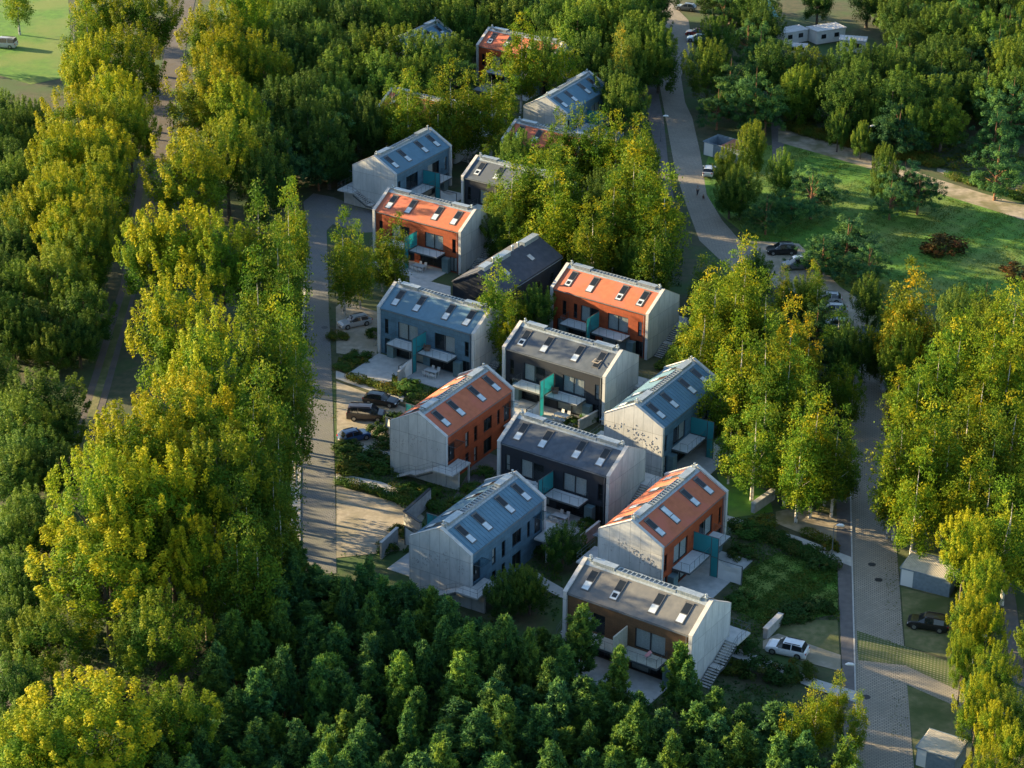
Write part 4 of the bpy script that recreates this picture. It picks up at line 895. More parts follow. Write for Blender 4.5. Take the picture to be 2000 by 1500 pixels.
        while zz < H-.5:
            t = zz/H; L = rmax*1.1*(1-t)**.74*rng.uniform(.7, 1.2)+.08; nb = 6 if t < .8 else 5; a0 = rng.uniform(0, 6.28)
            for j in range(nb):
                a = a0+6.283*j/nb+rng.normal()*.2; LL = L*rng.uniform(.45, 1.35); tt = rng.beta(2, 3); o_ = np.array([math.cos(a), math.sin(a), 0])
                for f in ((.4, .62, .82, 1.0) if LL > .8 else (.55, 1.0)):
                    c = o_*LL*f+np.array([0, 0, zz+LL*(f**1.6)*.62])+rng.normal(size=3)*.07
                    tuft(c, o_, 24 if f < 1 else 20, tt+.2*(f == 1))
                    if f > .6: tuft(c+np.array([-o_[1], o_[0], .1])*.22*rng.choice([-1, 1]), o_, 12, tt+.1)
                    if f == 1: tuft(c+np.array([0, 0, .32]), o_*.2, 13, tt+.35, .3)  # paler tint puts sunlight into the needle colour of the tips
            zz += .42+.12*rng.random()
        for q in range(7): tuft(np.array([0, 0, H-1.1+.17*q]), np.zeros(3), 12, .8, .24)
        mat, bark, r0 = 'pine_needle', 'pine_bark', .09; zlo = 1; el = 2.1
    elif kind == 'scots':
        H, cz = 11, 6.5; tg = []
        for j in range(22):
            a = rng.uniform(0, 6.28); R_ = 3.9*rng.random()**.6; z = 1.9+rng.random()*8.2*(1-(R_/5.2)**2); base = np.array([math.cos(a)*R_, math.sin(a)*R_, z]); tg.append(base)
            for q in range(9):
                c = base+np.array([rng.normal()*.95, rng.normal()*.95, rng.normal()*.35])
                clump(c, rng.uniform(.42, .8), 75, rng.beta(2, 2.5), up=.7, sz=.10, flat=.8, shell=.5)
        mat, bark, r0 = 'pine_needle', 'pine_bark', .22; zlo = 2.5; el = 1.5
    elif kind == 'bush':
        H, cz = 2.4, .9; tg = []
        for j in range(34):
            d = sph(rng, 1)[0]; d[2] = abs(d[2]); c = np.array([d[0]*1.25, d[1]*1.25, .35+d[2]*1.25])*rng.uniform(.75, 1.1)
            clump(c, rng.uniform(.3, .5), 52, rng.beta(2, 2.5), sz=.095)
            if j < 5: tg.append(c)
        mat, bark, r0 = 'shrub_leaf', 'bark', .04; zlo = .1
    P = np.concatenate(P); Nn = np.concatenate(Nn); S = np.concatenate(S); T = np.concatenate(T)
    k = P[:, 2] > .05; P, Nn, S, T = P[k], Nn[k], S[k], T[k]
    crown = leafmesh('crown', P, Nn, S, T, mat, el, (np.concatenate(ups)[k] if ups is not None else None), rng)
    m = MB(); limbs(m, rng, H*.97 if kind != 'bush' else 1.4, r0, tg, zlo, .74 if kind == 'birch' else .9); trunk = m.mesh('trunk', bark, True)
    return H, crown, trunk
def hash_(s): return sum(ord(c)*(i+3) for i, c in enumerate(s))*101
PROTO = {k: [make_tree(k, s) for s in range(n)] for k, n in (('maple', 6), ('oak', 4), ('birch', 6), ('pine', 6), ('scots', 4), ('bush', 4))}
BASE_R = dict(maple=5.4, oak=4.7, birch=3.0, pine=1.75, scots=4.6, bush=1.5)
TREES = []
TR = random.Random(11)
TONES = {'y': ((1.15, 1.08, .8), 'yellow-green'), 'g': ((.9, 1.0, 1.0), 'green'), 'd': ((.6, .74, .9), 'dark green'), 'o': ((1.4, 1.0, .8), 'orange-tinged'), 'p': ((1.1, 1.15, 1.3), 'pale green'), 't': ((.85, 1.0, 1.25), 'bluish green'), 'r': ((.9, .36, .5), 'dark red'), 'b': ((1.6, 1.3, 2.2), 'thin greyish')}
KN = dict(maple='maple_tree', oak='broadleaf_tree', birch='birch_tree', pine='young_pine', scots='pine_tree', bush='shrub')
KC = dict(maple='tree', oak='tree', birch='tree', pine='tree', scots='tree', bush='shrub')
KL = dict(maple='maple', oak='broadleaf tree', birch='birch', pine='young pine', scots='spreading pine', bush='shrub')
KG = dict(maple='tall maples of the avenue', oak='broadleaf trees of the woods', birch='birches among and beside the houses', pine='young pines of the pine wood', scots='spreading pines near the lawn', bush='garden shrubs')
def plant(kind, x, y, h, r, tone='g'):
    H, cr, tk = PROTO[kind][TR.randrange(len(PROTO[kind]))]
    root = empty(KN[kind], (x, y, 0), TR.uniform(0, 6.283)); sz = h/H; sx = r/BASE_R[kind]; root.scale = (sx, sx*TR.uniform(.92, 1.08), sz)
    t = put('trunk', tk, root); c = put('crown', cr, root)
    b = TR.uniform(.74, 1.14); tc = TONES[tone][0]; c.color = (tc[0]*b*TR.uniform(.93, 1.07), tc[1]*b, tc[2]*b*TR.uniform(.9, 1.1), 1)
    if kind == 'bush': t.name = 'stems'; c.name = 'foliage'
    TREES.append((root, kind, x, y, h, r, tone)); return root
def inpoly(px, py, P):
    c = False; j = len(P)-1
    for i in range(len(P)):
        if (P[i][1] > py) != (P[j][1] > py) and px < (P[j][0]-P[i][0])*(py-P[i][1])/(P[j][1]-P[i][1])+P[i][0]: c = not c
        j = i
    return c
def near_house(x, y, mar=2.0):
    for i, hx, hy, a, _ in HOUSES:
        t = R(a); dx, dy = x-hx, y-hy; u = dx*math.cos(t)+dy*math.sin(t); v = -dx*math.sin(t)+dy*math.cos(t)
        if abs(u) < HL/2+mar and abs(v) < HW/2+mar: return True
    return False
def tops(kind, L):
    """(px, py of the tip, height, radius, tone)"""
    for px, py, h, r, tone in L:
        if kind == 'birch' and h >= 10: h *= 1.28; r *= 1.06
        x, y = at(px, py, h)
        if near_house(x, y, .9):
            for k in range(1, 14):
                y2 = y+k*.8; y3 = y-k*.8
                if not near_house(x, y2, .9): y = y2; break
                if not near_house(x, y3, .9): y = y3; break
        plant(kind, x, y, h, r, tone)

# avenue, right-hand row (nearest first)
AVR = lambda L: [(a, b, h*1.2 if 480 < b < 1000 else h, r*1.04, t) for a, b, h, r, t in L]
tops('maple', AVR([(200,1035,14,6.6,'y'),(395,1040,13,3.8,'y'),(180,1345,13,6.3,'y'),(340,1350,10,4.0,'d'),(60,1405,12,5,'g'),(300,1180,11,4.6,'d'),(90,1190,10,4.2,'d'),  # dark tones here paint the shaded gaps between near crowns
 (250,800,16,5.8,'y'),(350,740,16,6.0,'y'),(420,850,15,5.2,'g'),(300,900,15,5.6,'y'),(200,905,15,5.0,'g'),(330,1000,13,4.6,'d'),
 (340,560,17,5.6,'y'),(410,640,16,4.8,'g'),(350,405,17,6.2,'y'),(430,440,16,4.8,'g'),
 (288,425,15,4.6,'g'),(360,275,16,6.0,'y'),(440,240,15,5.2,'g'),(400,130,16,6.0,'y'),(440,60,16,5.6,'y'),(460,170,15,5,'g'),(410,15,16,5.6,'y'),(480,-20,16,5.5,'g'),(500,80,14,5,'g')]))
NAV = len(TREES)
# avenue, left-hand row
tops('maple', [(195,-40,16,5.5,'y'),(250,65,16,6.2,'y'),(170,80,15,5.2,'y'),(290,-30,16,5.5,'g'),(230,150,15,5.6,'y'),(150,180,16,5.6,'y'),(120,250,15,5.6,'y'),(190,240,15,5.2,'y'),(250,200,14,4.8,'g'),
 (110,330,15,5.4,'y'),(200,300,14,4.5,'g'),(185,390,13,4.4,'g'),(165,440,12,4.0,'d'),(130,400,13,4.8,'y'),(60,370,12,4.6,'y')])
NAL = len(TREES)
tops('oak', [(110,490,11,4.8,'y'),(40,440,9,4.4,'d'),(30,520,9,3.4,'g'),(70,600,8,3.8,'d'),(160,560,9,3.6,'g'),(20,610,8,3.6,'g'),(100,640,7,3,'y'),(160,480,8,3.4,'g'),(150,620,7,3,'d'),
 (75,735,9,4.6,'g'),(20,780,9,4,'g'),(110,800,7,3.2,'g'),(50,850,8,3.6,'t'),(110,880,7,3.0,'d'),(20,880,8,3.6,'g'),(60,960,8,3.6,'g'),(20,1000,8,3.6,'g'),(85,1000,7,2.8,'d'),(30,1080,9,3.4,'g'),(10,1180,9,3.6,'g'),(30,1290,9,3.4,'d'),(10,1390,9,3.6,'g'),(60,1110,8,3,'d'),
 (-30,700,9,4,'g'),(-30,560,10,4,'g'),(-20,330,10,4,'d'),(20,280,9,3.6,'d'),(60,250,8,3,'g'),(70,200,7,2.6,'g')])
tops('birch', [(140,20,12,3.2,'p'),(165,-20,13,3.4,'p'),(25,-95,12,3.4,'g'),(-60,-30,12,3.4,'d')])
# trees between the avenue and the left street; dark tone paints in avenue shade
tops('birch', [(a, b, h*1.25, r*1.08, t) for a, b, h, r, t in [(500,350,13,3.4,'d'),(560,350,12,2.8,'g'),(575,345,10,1.6,'y'),(540,420,12,3,'d'),(560,480,12,3,'d'),(500,480,12,3.2,'d'),(545,560,12,3,'g'),(500,600,12,3.2,'d'),(575,620,11,2.6,'t'),(545,610,11,3,'g'),(520,700,12,3,'d'),(570,700,10,2.4,'d'),(490,720,12,3.4,'d'),(540,790,11,2.8,'d'),(490,830,11,3.2,'d'),(530,880,10,2.6,'d'),(480,930,11,3.0,'d'),(545,950,9,2.2,'d'),(500,1010,10,2.8,'d'),(460,1010,10,3,'d')]])
tops('scots', [(620,262,9,3.4,'d'),(600,225,10,4,'d'),(560,250,11,3.6,'d'),(650,215,11,4,'t'),(665,275,7,2.6,'d')])
# woods at the top left and centre
tops('oak', [(540,160,12,4.6,'d'),(600,150,12,4.6,'d'),(560,60,12,4.6,'d'),(620,50,12,4.2,'t'),(720,195,11,3.4,'d'),(660,190,11,4,'d'),(700,55,13,5.2,'g'),(770,60,13,5.2,'y'),(830,70,13,4.8,'g'),(660,100,12,4.6,'g'),(740,110,12,4.8,'g'),(800,120,11,4.4,'g'),
 (690,-10,13,4.6,'d'),(760,-20,13,4.6,'g'),(820,-20,12,4.6,'d'),(900,0,12,4.2,'g'),(940,-30,12,4.4,'d'),(1085,-10,13,4.8,'g'),(1130,10,13,4.8,'g'),(1180,-20,13,4.8,'y'),(1230,-10,13,4.6,'g'),(1150,70,11,4,'d'),(1060,50,11,3.6,'g'),
 (1205,120,11,3.8,'d'),(1225,155,10,3.2,'g'),(1260,30,12,4.2,'g'),(1290,60,11,4,'g'),(1240,75,11,3.6,'g'),(1215,95,10,3.2,'g'),(640,235,11,4,'d'),(600,200,12,4.4,'d'),(520,240,12,4.2,'d'),(510,300,11,4,'d')])
tops('birch', [(795,135,13,3.1,'g'),(880,110,14,3.9,'y'),(855,150,12,3,'g'),(960,105,14,3.6,'y'),(915,130,12,2.8,'g'),(1020,15,14,3.4,'y'),(990,120,11,2.6,'g'),(1105,55,12,3,'g'),(1215,38,12,2.2,'b'),])
# birches round the houses
tops('birch', [(1045,275,13,4.0,'g'),(1000,300,12,3.4,'g'),(1085,290,13,3.6,'g'),(1085,325,13,3.6,'y'),(1130,200,12,3.0,'g'),(1095,200,11,2.6,'g'),(1170,205,12,3.2,'g'),(1205,215,12,2.8,'y'),(1255,220,13,3.4,'y'),(1240,265,15,4.4,'y'),(1300,318,14,3.8,'y'),(1200,320,13,3.2,'g'),(1270,330,13,3.6,'g'),(1160,378,12,2.8,'y'),(1225,455,8,2.2,'y'),(1185,430,9,2.4,'g'),(1280,420,11,3.0,'d'),(1030,395,8,2.2,'g'),
 (1030,430,9,2.4,'g'),(1010,560,8,2.2,'g'),(668,405,12,2.9,'g'),(700,430,10,2.2,'g'),(770,415,10,2.3,'g'),(745,450,9,2.0,'g'),
 (1460,455,14,2.9,'y'),(1400,510,13,3.6,'y'),(1440,520,12,3.2,'y'),(1500,530,12,3.0,'g'),(1380,570,12,3.0,'y'),(1535,515,8,1.6,'y'),(1590,508,9,1.8,'y'),(1455,610,14,3.4,'y'),(1500,615,14,3.0,'g'),(1425,660,11,2.8,'g'),(1550,575,13,2.6,'o'),(1585,610,11,2.2,'o'),(1545,660,12,3,'g'),(1600,530,9,2.4,'g'),(1640,600,9,2.8,'d'),(1640,700,9,2.6,'g'),(1500,720,11,3,'g'),(1580,700,11,2.8,'g'),(1480,780,10,3,'g'),
 (1600,750,13,3.2,'y'),(1570,800,11,3.0,'g'),(1640,790,11,2.6,'g'),(1670,710,9,1.8,'g'),(1620,850,9,2.6,'g'),(1540,850,9,2.6,'g'),(1660,860,8,2.2,'d'),
 (1785,510,14,3.6,'o'),(1760,590,10,2.2,'o'),(1815,560,11,2.4,'o'),(1990,540,14,3.6,'y'),(1950,600,13,3.2,'y'),(1880,605,14,3.4,'y'),(1840,640,13,3.0,'g'),(1925,700,12,3.2,'y'),(1800,690,11,2.4,'g'),(1980,650,12,3,'y'),(2020,600,13,3.4,'y'),
 (1900,735,14,3.4,'y'),(1835,760,14,3.4,'y'),(1770,770,14,3.0,'y'),(1860,820,12,3,'g'),(1990,750,13,3.4,'y'),(1950,800,12,3,'g'),(1800,860,12,2.8,'y'),(1900,880,11,3,'y'),(1985,930,12,3.2,'g'),(1940,900,11,2.8,'g'),(1750,850,10,2.0,'y'),(2030,850,12,3.2,'g')])
tops('maple', [(1893,1010,11,3.1,'y'),(1930,1090,9,2.4,'g'),(1900,1160,9,2.3,'y'),(1930,1190,8,2.0,'y'),(1950,1270,8,2.2,'g'),(1915,1330,9,2.2,'y'),(1950,1380,8,1.9,'y'),(1990,1420,8,2,'g'),(1930,1470,8,2,'y'),(1885,1240,8,1.4,'g')])
tops('oak', [(1050,560,7,2.6,'g'),(1690,640,8,2.2,'g'),(1570,545,7,2.4,'g'),(1480,495,7,2.4,'d'),(1655,640,8,2.6,'d'),(1425,288,8,2.4,'y'),(1470,238,10,2.4,'y'),(1450,330,8,2.8,'g'),(1428,340,7,2.4,'d'),(1530,300,8,2.4,'g'),(1385,85,11,3.6,'y'),(1400,40,10,3.2,'g'),(1100,1030,5,2.2,'d'),(1012,1108,4.4,1.7,'g'),(985,1130,5,2,'d'),(1035,1120,5,2,'g'),(1730,645,7,2,'g'),(1700,545,7,2.6,'g'),(1745,580,6,2,'t'),(1730,290,9,2.2,'g'),(1785,205,8,2.2,'p'),(1710,190,8,2.0,'p'),(1640,215,7,2.0,'p'),(1685,240,6,1.6,'p')])
tops('scots', [(1430,95,12,4.6,'g'),(1480,110,13,4.8,'g'),(1405,150,9,3.4,'t'),(1590,315,9,4.4,'t'),(1550,350,7,3,'t'),(1500,370,7,3,'d'),(1660,410,9,5.0,'t'),(1610,450,7,3.4,'d'),(1700,470,7,3.4,'t'),(1770,300,9,3.8,'t'),(1800,320,8,3.2,'t'),(1745,330,8,3,'t'),(1930,538,7,2.8,'t'),(1985,130,13,5.0,'t'),(1950,200,10,4,'t'),(1600,580,8,3,'d'),(1630,640,7,2.8,'d'),(1500,150,10,3.6,'g')])
plant('birch', *at(968,712), 14.5, 3.2, 'g'); plant('birch', *at(992,735), 10.5, 1.9, 'y')
plant('birch', 2.2, 311.5, 14, 3.5, 'g'); plant('birch', 6.6, 309.5, 16, 4.1, 'g'); plant('birch', -19.0, 346, 14, 2.6, 'g'); plant('birch', -16.3, 344.5, 15.5, 3.1, 'g'); plant('birch', -12.2, 341.8, 14, 2.4, 'g')
x, y = at(1845, 492); r_ = plant('bush', x, y, 3.0, 3.6, 'r')
for px, py, h, r, tone in [(735,655,1.4,1.6,'g'),(700,700,1.1,2.0,'g'),(1990,540,2.2,3,'r'),(2040,560,2.2,3,'r'),(850,1085,4.2,2.4,'r'),(880,1115,4,2.2,'d'),(680,880,1.6,2.0,'g'),(720,905,2.2,2.6,'d'),(690,920,1.6,2.0,'o'),(745,915,1.8,2.0,'g'),(780,1045,1.5,1.4,'o'),(755,1075,1.6,1.4,'g'),(800,960,1.2,1.6,'g'),(840,965,1.3,1.6,'g'),(900,990,1.6,1.8,'g'),(925,960,1.4,1.6,'g'),(945,930,1.5,1.6,'g'),(1000,1040,1.6,1.8,'d'),(1060,1080,1.5,1.8,'d'),(1140,1090,1.8,1.8,'d'),(1120,830,1.3,1.4,'g'),(1170,820,1.2,1.2,'g'),(800,765,2.0,2.2,'g'),(820,790,1.8,1.8,'g'),(770,830,2.2,1.8,'d'),(735,850,2.0,1.6,'d'),(755,870,1.6,1.6,'d'),
 (1090,770,1.4,1.5,'g'),(1300,720,1.6,1.6,'g'),(1340,700,2.0,1.8,'g'),(1390,740,2.4,2,'g'),(1420,780,2.4,2,'d'),(1430,900,2.0,2,'d'),(1550,935,2.0,2.0,'o'),(1520,925,2,1.8,'g'),(1460,1045,2.0,2.0,'g'),(1490,1030,1.8,1.8,'o'),(1580,1085,1.6,1.6,'g'),(1600,1110,1.6,1.4,'d'),(1550,1075,1.6,1.4,'d'),(1520,1055,1.6,1.4,'d'),(1620,1075,1.5,1.2,'o'),(1450,1085,1.6,1.8,'d'),(1450,1180,1.8,2,'g'),(1560,1200,1.6,2.2,'d'),(1600,1190,1.5,1.8,'d'),(1530,1210,1.6,1.8,'d'),(1455,1270,1.8,1.6,'d'),(1480,1320,2.6,2.2,'d'),(1530,1330,2.4,2.0,'d'),(1560,1320,2.2,1.8,'o'),(1430,1310,1.5,1.6,'o'),(1145,1030,1.4,1.3,'g'),(1150,822,1.4,1.3,'g'),
 (1880,1130,2,1.6,'g'),(1880,1210,2,1.6,'g'),(1890,1290,2,1.6,'o'),(1740,720,1.4,2.4,'o'),(1760,705,1.6,2.0,'r'),(660,660,1.2,1.6,'o'),(670,720,1.0,1.4,'g'),(780,560,1.4,1.6,'g'),(900,640,1.4,1.4,'o')]:
    x, y = at(px, py); 
    if near_house(x, y, -.2): continue
    plant('bush', x, y, h, r, tone)
# hedges along the parking plots
def hedge(pts, wd, h, tone, label, seed):
    rng = np.random.default_rng(seed); P = []; Nn = []; Q = [np.array(at(*p)) for p in pts]; m = MB()
    for a, b in zip(Q, Q[1:]):
        L = np.linalg.norm(b-a); n = int(L*wd*h*330); t = rng.random(n)[:, None]; d = sph(rng, n); p = a+(b-a)*t
        bump = 1+.25*np.sin(t[:, 0]*L*2.3+seed)+.15*rng.normal(size=n)*.5; z = (h*.5+d[:, 2]*h*.5*bump)
        P.append(np.concatenate([p+d[:, :2]*wd*.5*bump[:, None], z[:, None]], 1)); Nn.append(d+rng.normal(size=(n, 3))*.5+np.array([0,0,.2]))
        for k in range(int(L/1.2)+1): q = a+(b-a)*min(1, k*1.2/L); m.tube([(q[0], q[1], 0), (q[0], q[1], h*.7)], .03, 4)
    P = np.concatenate(P); Nn = np.concatenate(Nn); P[:, 2] = np.maximum(P[:, 2], .03)
    tn = .5+.3*np.sin(P[:, 0]*1.7)*np.cos(P[:, 1]*1.3)+rng.normal(size=len(P))*.15
    o0 = Q[0]; P[:, 0] -= o0[0]; P[:, 1] -= o0[1]; m.v = [(v[0]-o0[0], v[1]-o0[1], v[2]) for v in m.v]
    r = empty('hedge', (o0[0], o0[1], 0)); tag(r, label, 'hedge')
    c = put('foliage', leafmesh('foliage', P, Nn, .085*(.7+.6*rng.random(len(P))), tn, 'shrub_leaf', 1.2, None, rng), r); c.color = (*TONES[tone][0], 1); m.build('stems', 'bark', r)
hedge([(660,945),(730,962),(800,990)], 1.4, 1.0, 'g', 'low hedge between the pale path and the empty gravel plot', 3)
hedge([(680,740),(730,755),(775,772)], 1.5, 1.0, 'o', 'low russet hedge above the pale path beside the parked cars', 4)
hedge([(1430,1030),(1500,1052),(1560,1085),(1632,1112)], 1.6, 1.3, 'd', 'long dark hedge below the pale path right of the red house', 5)
hedge([(1570,1046),(1600,1056),(1632,1072)], 1.3, 1.0, 'o', 'short hedge between the path and the dirt plot near the lamp post', 6)
hedge([(1888,1100),(1895,1300),(1915,1420)], 2.0, 1.6, 'g', 'long hedge along the right edge behind the black estate car', 7)
hedge([(770,960),(820,985),(862,1000)], 1.6, 1.0, 'g', 'low planting under the stairs of the red house', 8)
hedge([(1550,255),(1700,295),(1830,325)], 3.0, 1.3, 'o', 'scrubby hedge along the upper side of the dirt path', 9)
hedge([(1850,345),(2010,395)], 2.0, 1.0, 'g', 'thin scrub strip between the two dirt paths', 10)

# the pine wood in the foreground, planted in rough rows
PW = [(455,1085),(560,1030),(640,1060),(700,1075),(760,1105),(840,1130),(905,1190),(980,1190),(1080,1215),(1105,1270),(1140,1320),(1290,1335),(1400,1345),(1440,1345),(1600,1400),(1700,1440),(1680,1640),(-40,1640),(250,1420),(420,1250)]
def fill(poly, kinds, sp, hr, rr, tones, seed, y0, y1, x0, x1, mar=2.0, roads=(), minx=0.0):
    rn = random.Random(seed); yy = y0; k = 0
    while yy < y1:
        xx = x0+(sp/2 if k % 2 else 0)
        while xx < x1:
            x, y = xx+rn.uniform(-.46, .46)*sp, yy+rn.uniform(-.46, .46)*sp; h = rn.uniform(*hr); r = rn.uniform(*rr); kd = rn.choice(kinds); tn = rn.choice(tones)
            px, py = pix(x, y, h); bx, by = pix(x, y, 0)
            if inpoly(px, py, poly) and not near_house(x, y, mar) and not any(inpoly(bx, by, q) for q in roads):
                if not any(abs(t[2]-x) < sp*.5 and abs(t[3]-y) < sp*.5 for t in TREES): plant(kd, x, y, h, r, tn)
            xx += sp
        yy += sp*.9; k += 1
fill(PW, ['pine'], 2.95, (4.6, 9.8), (1.3, 2.4), 'gggttdyy', 5, 168, 232, -45, 40, 1.2, [[(588,1000),(655,1000),(660,1130),(588,1130)], [(657,948),(830,1010),(790,1075),(657,1090)], [(1640,1300),(1780,1300),(1790,1640),(1650,1640)]])
tops('pine', [(1138,1180,8.5,1.9,'y'),(1210,1262,8,1.5,'y'),(1105,1262,7,1.7,'g'),(1330,1255,8,1.6,'y'),(1345,1290,7,1.7,'g'),(1075,1285,8,1.8,'g'),(990,1205,8,1.9,'g'),(840,1145,8,1.7,'y'),(1172,1350,6,1.6,'g'),(1250,1352,6,1.6,'d'),(1212,1375,6.5,1.7,'g'),(1400,1345,6,1.6,'g'),(1295,1385,6.5,1.8,'t'),(1365,1375,6.5,1.7,'g'),(1455,1375,6,1.6,'d')])
tops('birch', [(1600,1335,8,2.2,'y'),(1550,1370,8,2.0,'y'),(1640,1310,8,1.5,'y'),(1680,1345,8,1.3,'y'),(1660,1440,8,2,'g')])
RD1 = [(1240,160),(1300,150),(1290,0),(1400,-60),(1360,60),(1352,230),(1400,400),(1340,450),(1280,300)]
GARD = [(1490,50),(1740,60),(1740,165),(1600,200),(1490,200)]
fill([(1380,-60),(2080,-60),(2080,300),(2000,290),(1830,225),(1700,180),(1540,140),(1500,140),(1500,100),(1450,20)], ['oak','oak','scots','oak'], 5.7, (7.5, 11.5), (3.4, 4.6), 'ggdddy', 8, 330, 470, 30, 120, 2, [RD1, GARD, [(1880,-70),(2100,-70),(2100,60),(1990,45),(1890,15)], [(1840,240),(2080,300),(2080,420),(1840,350)]])
fill([(480,-60),(1290,-60),(1260,60),(1180,160),(1100,20),(940,20),(900,60),(860,190),(760,195),(640,232),(590,250),(480,300)], ['oak','oak','scots'], 5.6, (8, 12), (3.4, 4.6), 'ggddt', 9, 320, 470, -60, 45, 2.5, [RD1])
fill([(-60,160),(60,200),(60,420),(40,560),(-60,900)], ['oak'], 5.0, (7, 10), (3.0, 4.0), 'gdd', 10, 250, 400, -110, -55, 2)
fill([(1350,470),(1600,640),(1600,900),(1500,900),(1400,800),(1330,640)], ['birch','birch','oak'], 4.4, (7, 10), (2.2, 2.9), 'gdgy', 12, 235, 310, 18, 45, 1.5, [[(1430,440),(1700,560),(1720,700),(1745,1000),(1640,1000),(1655,700),(1560,560),(1430,500)]])
fill([(1740,600),(2080,520),(2080,1000),(1960,1000),(1830,900),(1740,850)], ['birch','birch','oak'], 5.4, (8, 11), (2.4, 3.2), 'yygg', 13, 225, 300, 44, 80, 1.5, [[(1672,700),(1722,690),(1745,1000),(1660,1000)], [(1690,730),(1790,730),(1790,790),(1690,790)]])
fill([(930,240),(1270,240),(1290,480),(1110,500),(1040,430),(960,400)], ['birch','oak'], 4.8, (7, 10), (2.2, 3.0), 'ggd', 14, 275, 370, -8, 30, 1.5, [RD1, [(1300,300),(1370,280),(1460,470),(1400,520),(1340,400)]])
fill([(1960,1000),(2080,960),(2080,1640),(1990,1640)], ['oak'], 4.4, (5, 8), (2.2, 3.0), 'gdy', 15, 165, 240, 44, 75, 1.5, [[(1940,1050),(2010,1050),(2010,1350),(1945,1350)], [(1890,1290),(2100,1370),(2100,1500),(1890,1400)]])

# ------------------------------------------------------------------ undergrowth (nobody could count it)
def ground_cover(name, poly, n, seed, h, tone, size=.11, label=None):
    rng = np.random.default_rng(seed); W_ = [at(*p) for p in poly]; xs = [p[0] for p in W_]; ys = [p[1] for p in W_]
    x = rng.uniform(min(xs), max(xs), n*2); y = rng.uniform(min(ys), max(ys), n*2)
    def ins(Q):
        k = np.zeros(len(x), bool); j = len(Q)-1
        for i in range(len(Q)):
            a = (Q[i][1] > y) != (Q[j][1] > y); c = x < (Q[j][0]-Q[i][0])*(y-Q[i][1])/(Q[j][1]-Q[i][1]+1e-9)+Q[i][0]; k ^= (a & c); j = i
        return k
    keep = ins(W_)
    if name != 'fallen_leaves':
        for Q in BARE: keep &= ~ins(Q)
    hh = np.clip(.5+.5*np.sin(x*1.9+seed)*np.cos(y*1.6)+.35*np.sin(x*.7-y*.5), 0, 1.3); keep &= rng.random(len(x)) < (.12+.9*hh)
    for i, hx, hy, a, _ in HOUSES:
        t = R(a); dx, dy = x-hx, y-hy; u = dx*math.cos(t)+dy*math.sin(t); v = -dx*math.sin(t)+dy*math.cos(t); keep &= ~((abs(u) < HL/2+.3) & (abs(v) < HW/2+.2))
        s = -1 if (_.rotation_euler.z % 6.283) > 3.3 and i in (7, 8) else 1
        keep &= ~((abs(u) < 5.5) & (v*s < 0) & (v*s > -HW/2-4.6))
    x, y, hh = x[keep], y[keep], hh[keep]; z = rng.random(len(x))**1.2*h*hh+.03
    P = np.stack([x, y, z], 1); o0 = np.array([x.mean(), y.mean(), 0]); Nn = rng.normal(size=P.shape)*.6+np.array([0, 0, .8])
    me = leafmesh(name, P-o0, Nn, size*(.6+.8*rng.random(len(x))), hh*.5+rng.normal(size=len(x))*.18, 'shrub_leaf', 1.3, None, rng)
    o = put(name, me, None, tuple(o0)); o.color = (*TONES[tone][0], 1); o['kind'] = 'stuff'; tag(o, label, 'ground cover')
ground_cover('undergrowth', [(660,1090),(800,1080),(1080,1215),(1110,1160),(1050,1040),(970,900),(870,960),(700,850),(655,870),(655,925),(850,985),(810,1030),(790,1060),(657,1085)], 26000, 1, .5, 'g', label='low green planting between the houses above the pine wood')
ground_cover('undergrowth', [(1420,1020),(1640,1110),(1640,1215),(1500,1235),(1430,1330),(1400,1240),(1430,1180)], 11000, 2, .3, 'g', label='dark ground plants on the slope right of the red house')
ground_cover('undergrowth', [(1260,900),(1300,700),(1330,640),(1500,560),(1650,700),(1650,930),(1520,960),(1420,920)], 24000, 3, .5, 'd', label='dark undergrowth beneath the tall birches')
ground_cover('undergrowth', [(880,480),(1060,420),(1340,420),(1330,560),(1200,560),(1100,520),(1060,640),(990,620),(900,560)], 24000, 4, .5, 'd', label='undergrowth beneath the central birches')
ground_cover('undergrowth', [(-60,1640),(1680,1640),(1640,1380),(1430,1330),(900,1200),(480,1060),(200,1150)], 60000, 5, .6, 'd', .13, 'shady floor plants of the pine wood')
ground_cover('undergrowth', [(660,690),(740,640),(735,720),(900,760),(880,800),(800,765),(660,715)], 12000, 6, .5, 'o', label='russet planting in front of the blue house with the canvas screen')
ground_cover('undergrowth', [(1520,215),(1900,280),(2080,330),(2080,410),(1850,330),(1700,300),(1530,252)], 22000, 7, .6, 'o', .16, 'rough weeds along the wood edge above the dirt path')
ground_cover('fallen_leaves', [(660,800),(660,1060),(650,1060),(640,600),(648,600)], 2500, 31, .03, 'o', .07, 'fallen leaves along the edge of the left street')
ground_cover('fallen_leaves', [(1745,950),(1775,1440),(1740,1440),(1722,950)], 2600, 32, .03, 'o', .07, 'fallen leaves along the edge of the right street')
ground_cover('grass', [(1452,1120),(1520,1080),(1636,1112),(1636,1200),(1500,1220),(1430,1190)], 16000, 22, .15, 'y', .07, 'short grass of the garden right of the red house')
ground_cover('grass', [(1385,395),(1385,300),(1535,280),(1700,338),(1830,380),(2080,452),(2080,600),(1700,590),(1470,470)], 70000, 21, .12, 'y', .07, 'short grass of the big lawn')

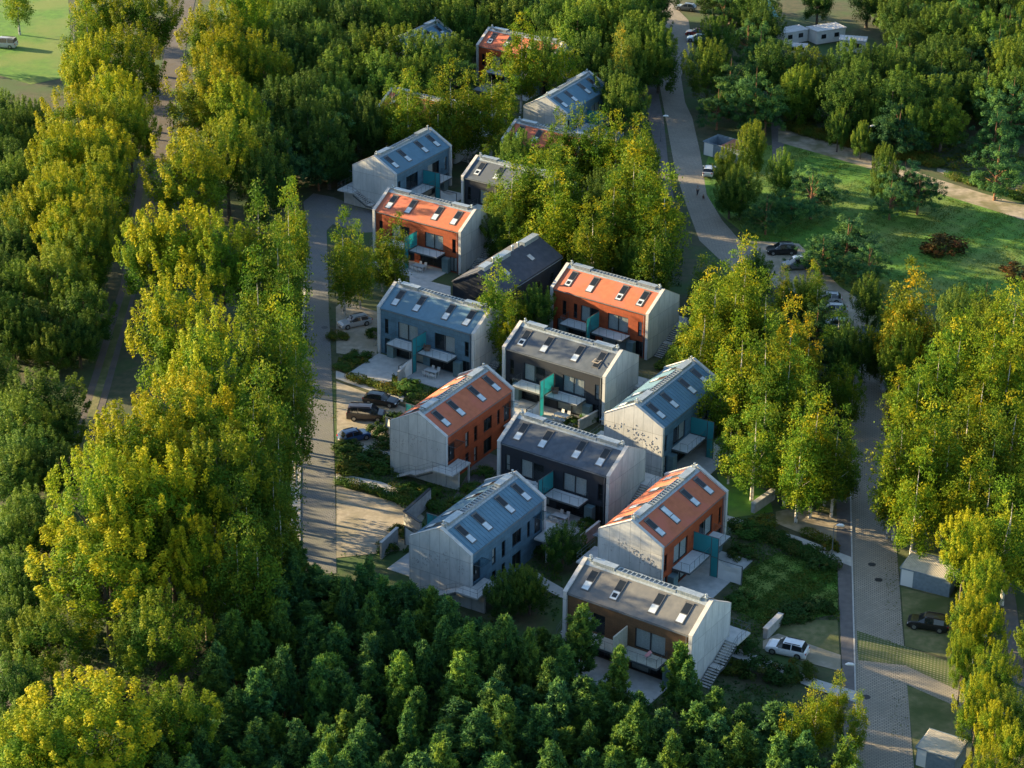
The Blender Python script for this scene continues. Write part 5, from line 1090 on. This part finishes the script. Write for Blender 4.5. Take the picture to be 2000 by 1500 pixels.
# ------------------------------------------------------------------ a description of its own for every tree
LM = [('the sunlit orange house', 13.2, 279.9), ("the open-skylight charcoal house", 7.1, 261.3), ("the blinded charcoal house", 6.8, 235.9), ("the canvas-screen blue house", -8.9, 273.2), ("the two-birch orange house", -11.5, 306.9), ('the brown house', 13.75, 203), ("the van-side red house", -6.8, 246), ('the ribbed blue house', -3.4, 219.2), ('the sunlit relief gable', 18, 248.7), ("the wide-terrace red house", 16.5, 221.2), ("the streaked-gable blue house", -16.6, 330), ('the black house', -.7, 287.2), ('the far blue house', 8.4, 357.8), ('the small orange roof corner', 6.35, 336.5), ('the farthest orange house', 1.7, 383.8), ('the half-hidden top blue house', -17.2, 385.5), ('the lone white gable', -13.3, 350.9),
 ('the white crossover', 28.2, 203), ('the black estate car', 43.2, 208.2), ('the grey shelter', 44, 216), ('the rust-roofed enclosure', 31, 346), ('the box-carrying off-roader', 39.6, 303), ("the three silver cars", 43, 287), ('the nosing silver car', 47.6, 264), ('the white cabins', 52, 405), ('the green-roofed tower', 43, 410), ('the red car', 32.8, 411.5), ('the dark red lawn bush', 62, 310), ('the camper', -90, 400), ('the silver estate car', -20.8, 282.5), ('the empty gravel plot', -16, 232),
 ('the avenue\'s far end', -60, 420), ("the avenue's upper part", -58, 375), ('the avenue\'s middle', -54, 320), ("the avenue opposite the silver car", -50, 285), ("the avenue's part opposite the van", -48, 255), ('the avenue\'s near end', -46, 225), ('the lower left corner', -42, 190), ('the pine wood\'s left part', -25, 205), ('the pine wood\'s centre', -8, 195), ('the pine wood\'s lower edge', 5, 182), ('the bottom right pines', 25, 185), ('the left photo edge', -66, 270), ('the right photo edge', 72, 275), ('the lawn\'s left side', 42, 325), ('the dirt path', 62, 335), ('the upper right corner', 85, 420), ('the top centre woods', 15, 425), ('the top woods left of centre', -30, 420), ('the woods beyond left street', -32, 355), ('the left street\'s middle', -29, 290), ('the left street\'s near part', -27, 250), ('the right street\'s upper end', 44, 255), ('the hedge along the right edge', 48, 200), ('the far right wood', 75, 375), ('the wood right of the far road', 50, 375), ('the central birch stand', 20, 315), ('the bend of the far road', 33, 335)]
ORD = ['', 'second', 'third', 'fourth', 'fifth', 'sixth', 'seventh', 'eighth', 'ninth', 'tenth', 'eleventh', 'twelfth', 'thirteenth', 'fourteenth', 'fifteenth', 'sixteenth']
cells = {}
for T_ in TREES:
    root, kind, x, y, h, r, tone = T_; d = sorted(((x-l[1])**2+((y-l[2])*.8)**2, l[0], l[1], l[2]) for l in LM)[0]
    dx, dy = x-d[2], y-d[3]
    rel = ('right of' if dx > 0 else 'left of') if abs(dx) > abs(dy)*.8 else ('beyond' if dy > 0 else 'in front of')
    size = ('tall' if h > {'maple': 14, 'oak': 10, 'birch': 12, 'pine': 8, 'scots': 9, 'bush': 1.9}[kind] else 'low' if h < {'maple': 11, 'oak': 7.5, 'birch': 9.5, 'pine': 7, 'scots': 8, 'bush': 1.5}[kind] else 'mid-sized')
    cells.setdefault((size, TONES[tone][1], KL[kind], rel, d[1]), []).append(T_)
for (size, tn, kl, rel, lm), L in cells.items():
    L.sort(key=lambda t: pix(t[2], t[3], t[4])[0])
    for i, t in enumerate(L):
        s = f'{size} {tn} {kl} {rel} {lm}'
        if len(L) > 1: s += ', leftmost' if i == 0 else ', rightmost' if i == len(L)-1 else f', {ORD[i]} from left'
        tag(t[0], s, KC[t[1]], KG[t[1]])
print('TREES', len(TREES), {k: sum(1 for t in TREES if t[1] == k) for k in PROTO})

for o in bpy.data.objects:
    if 'label' in o and len(o['label'].split()) > 16: print('LONG', o['label'])
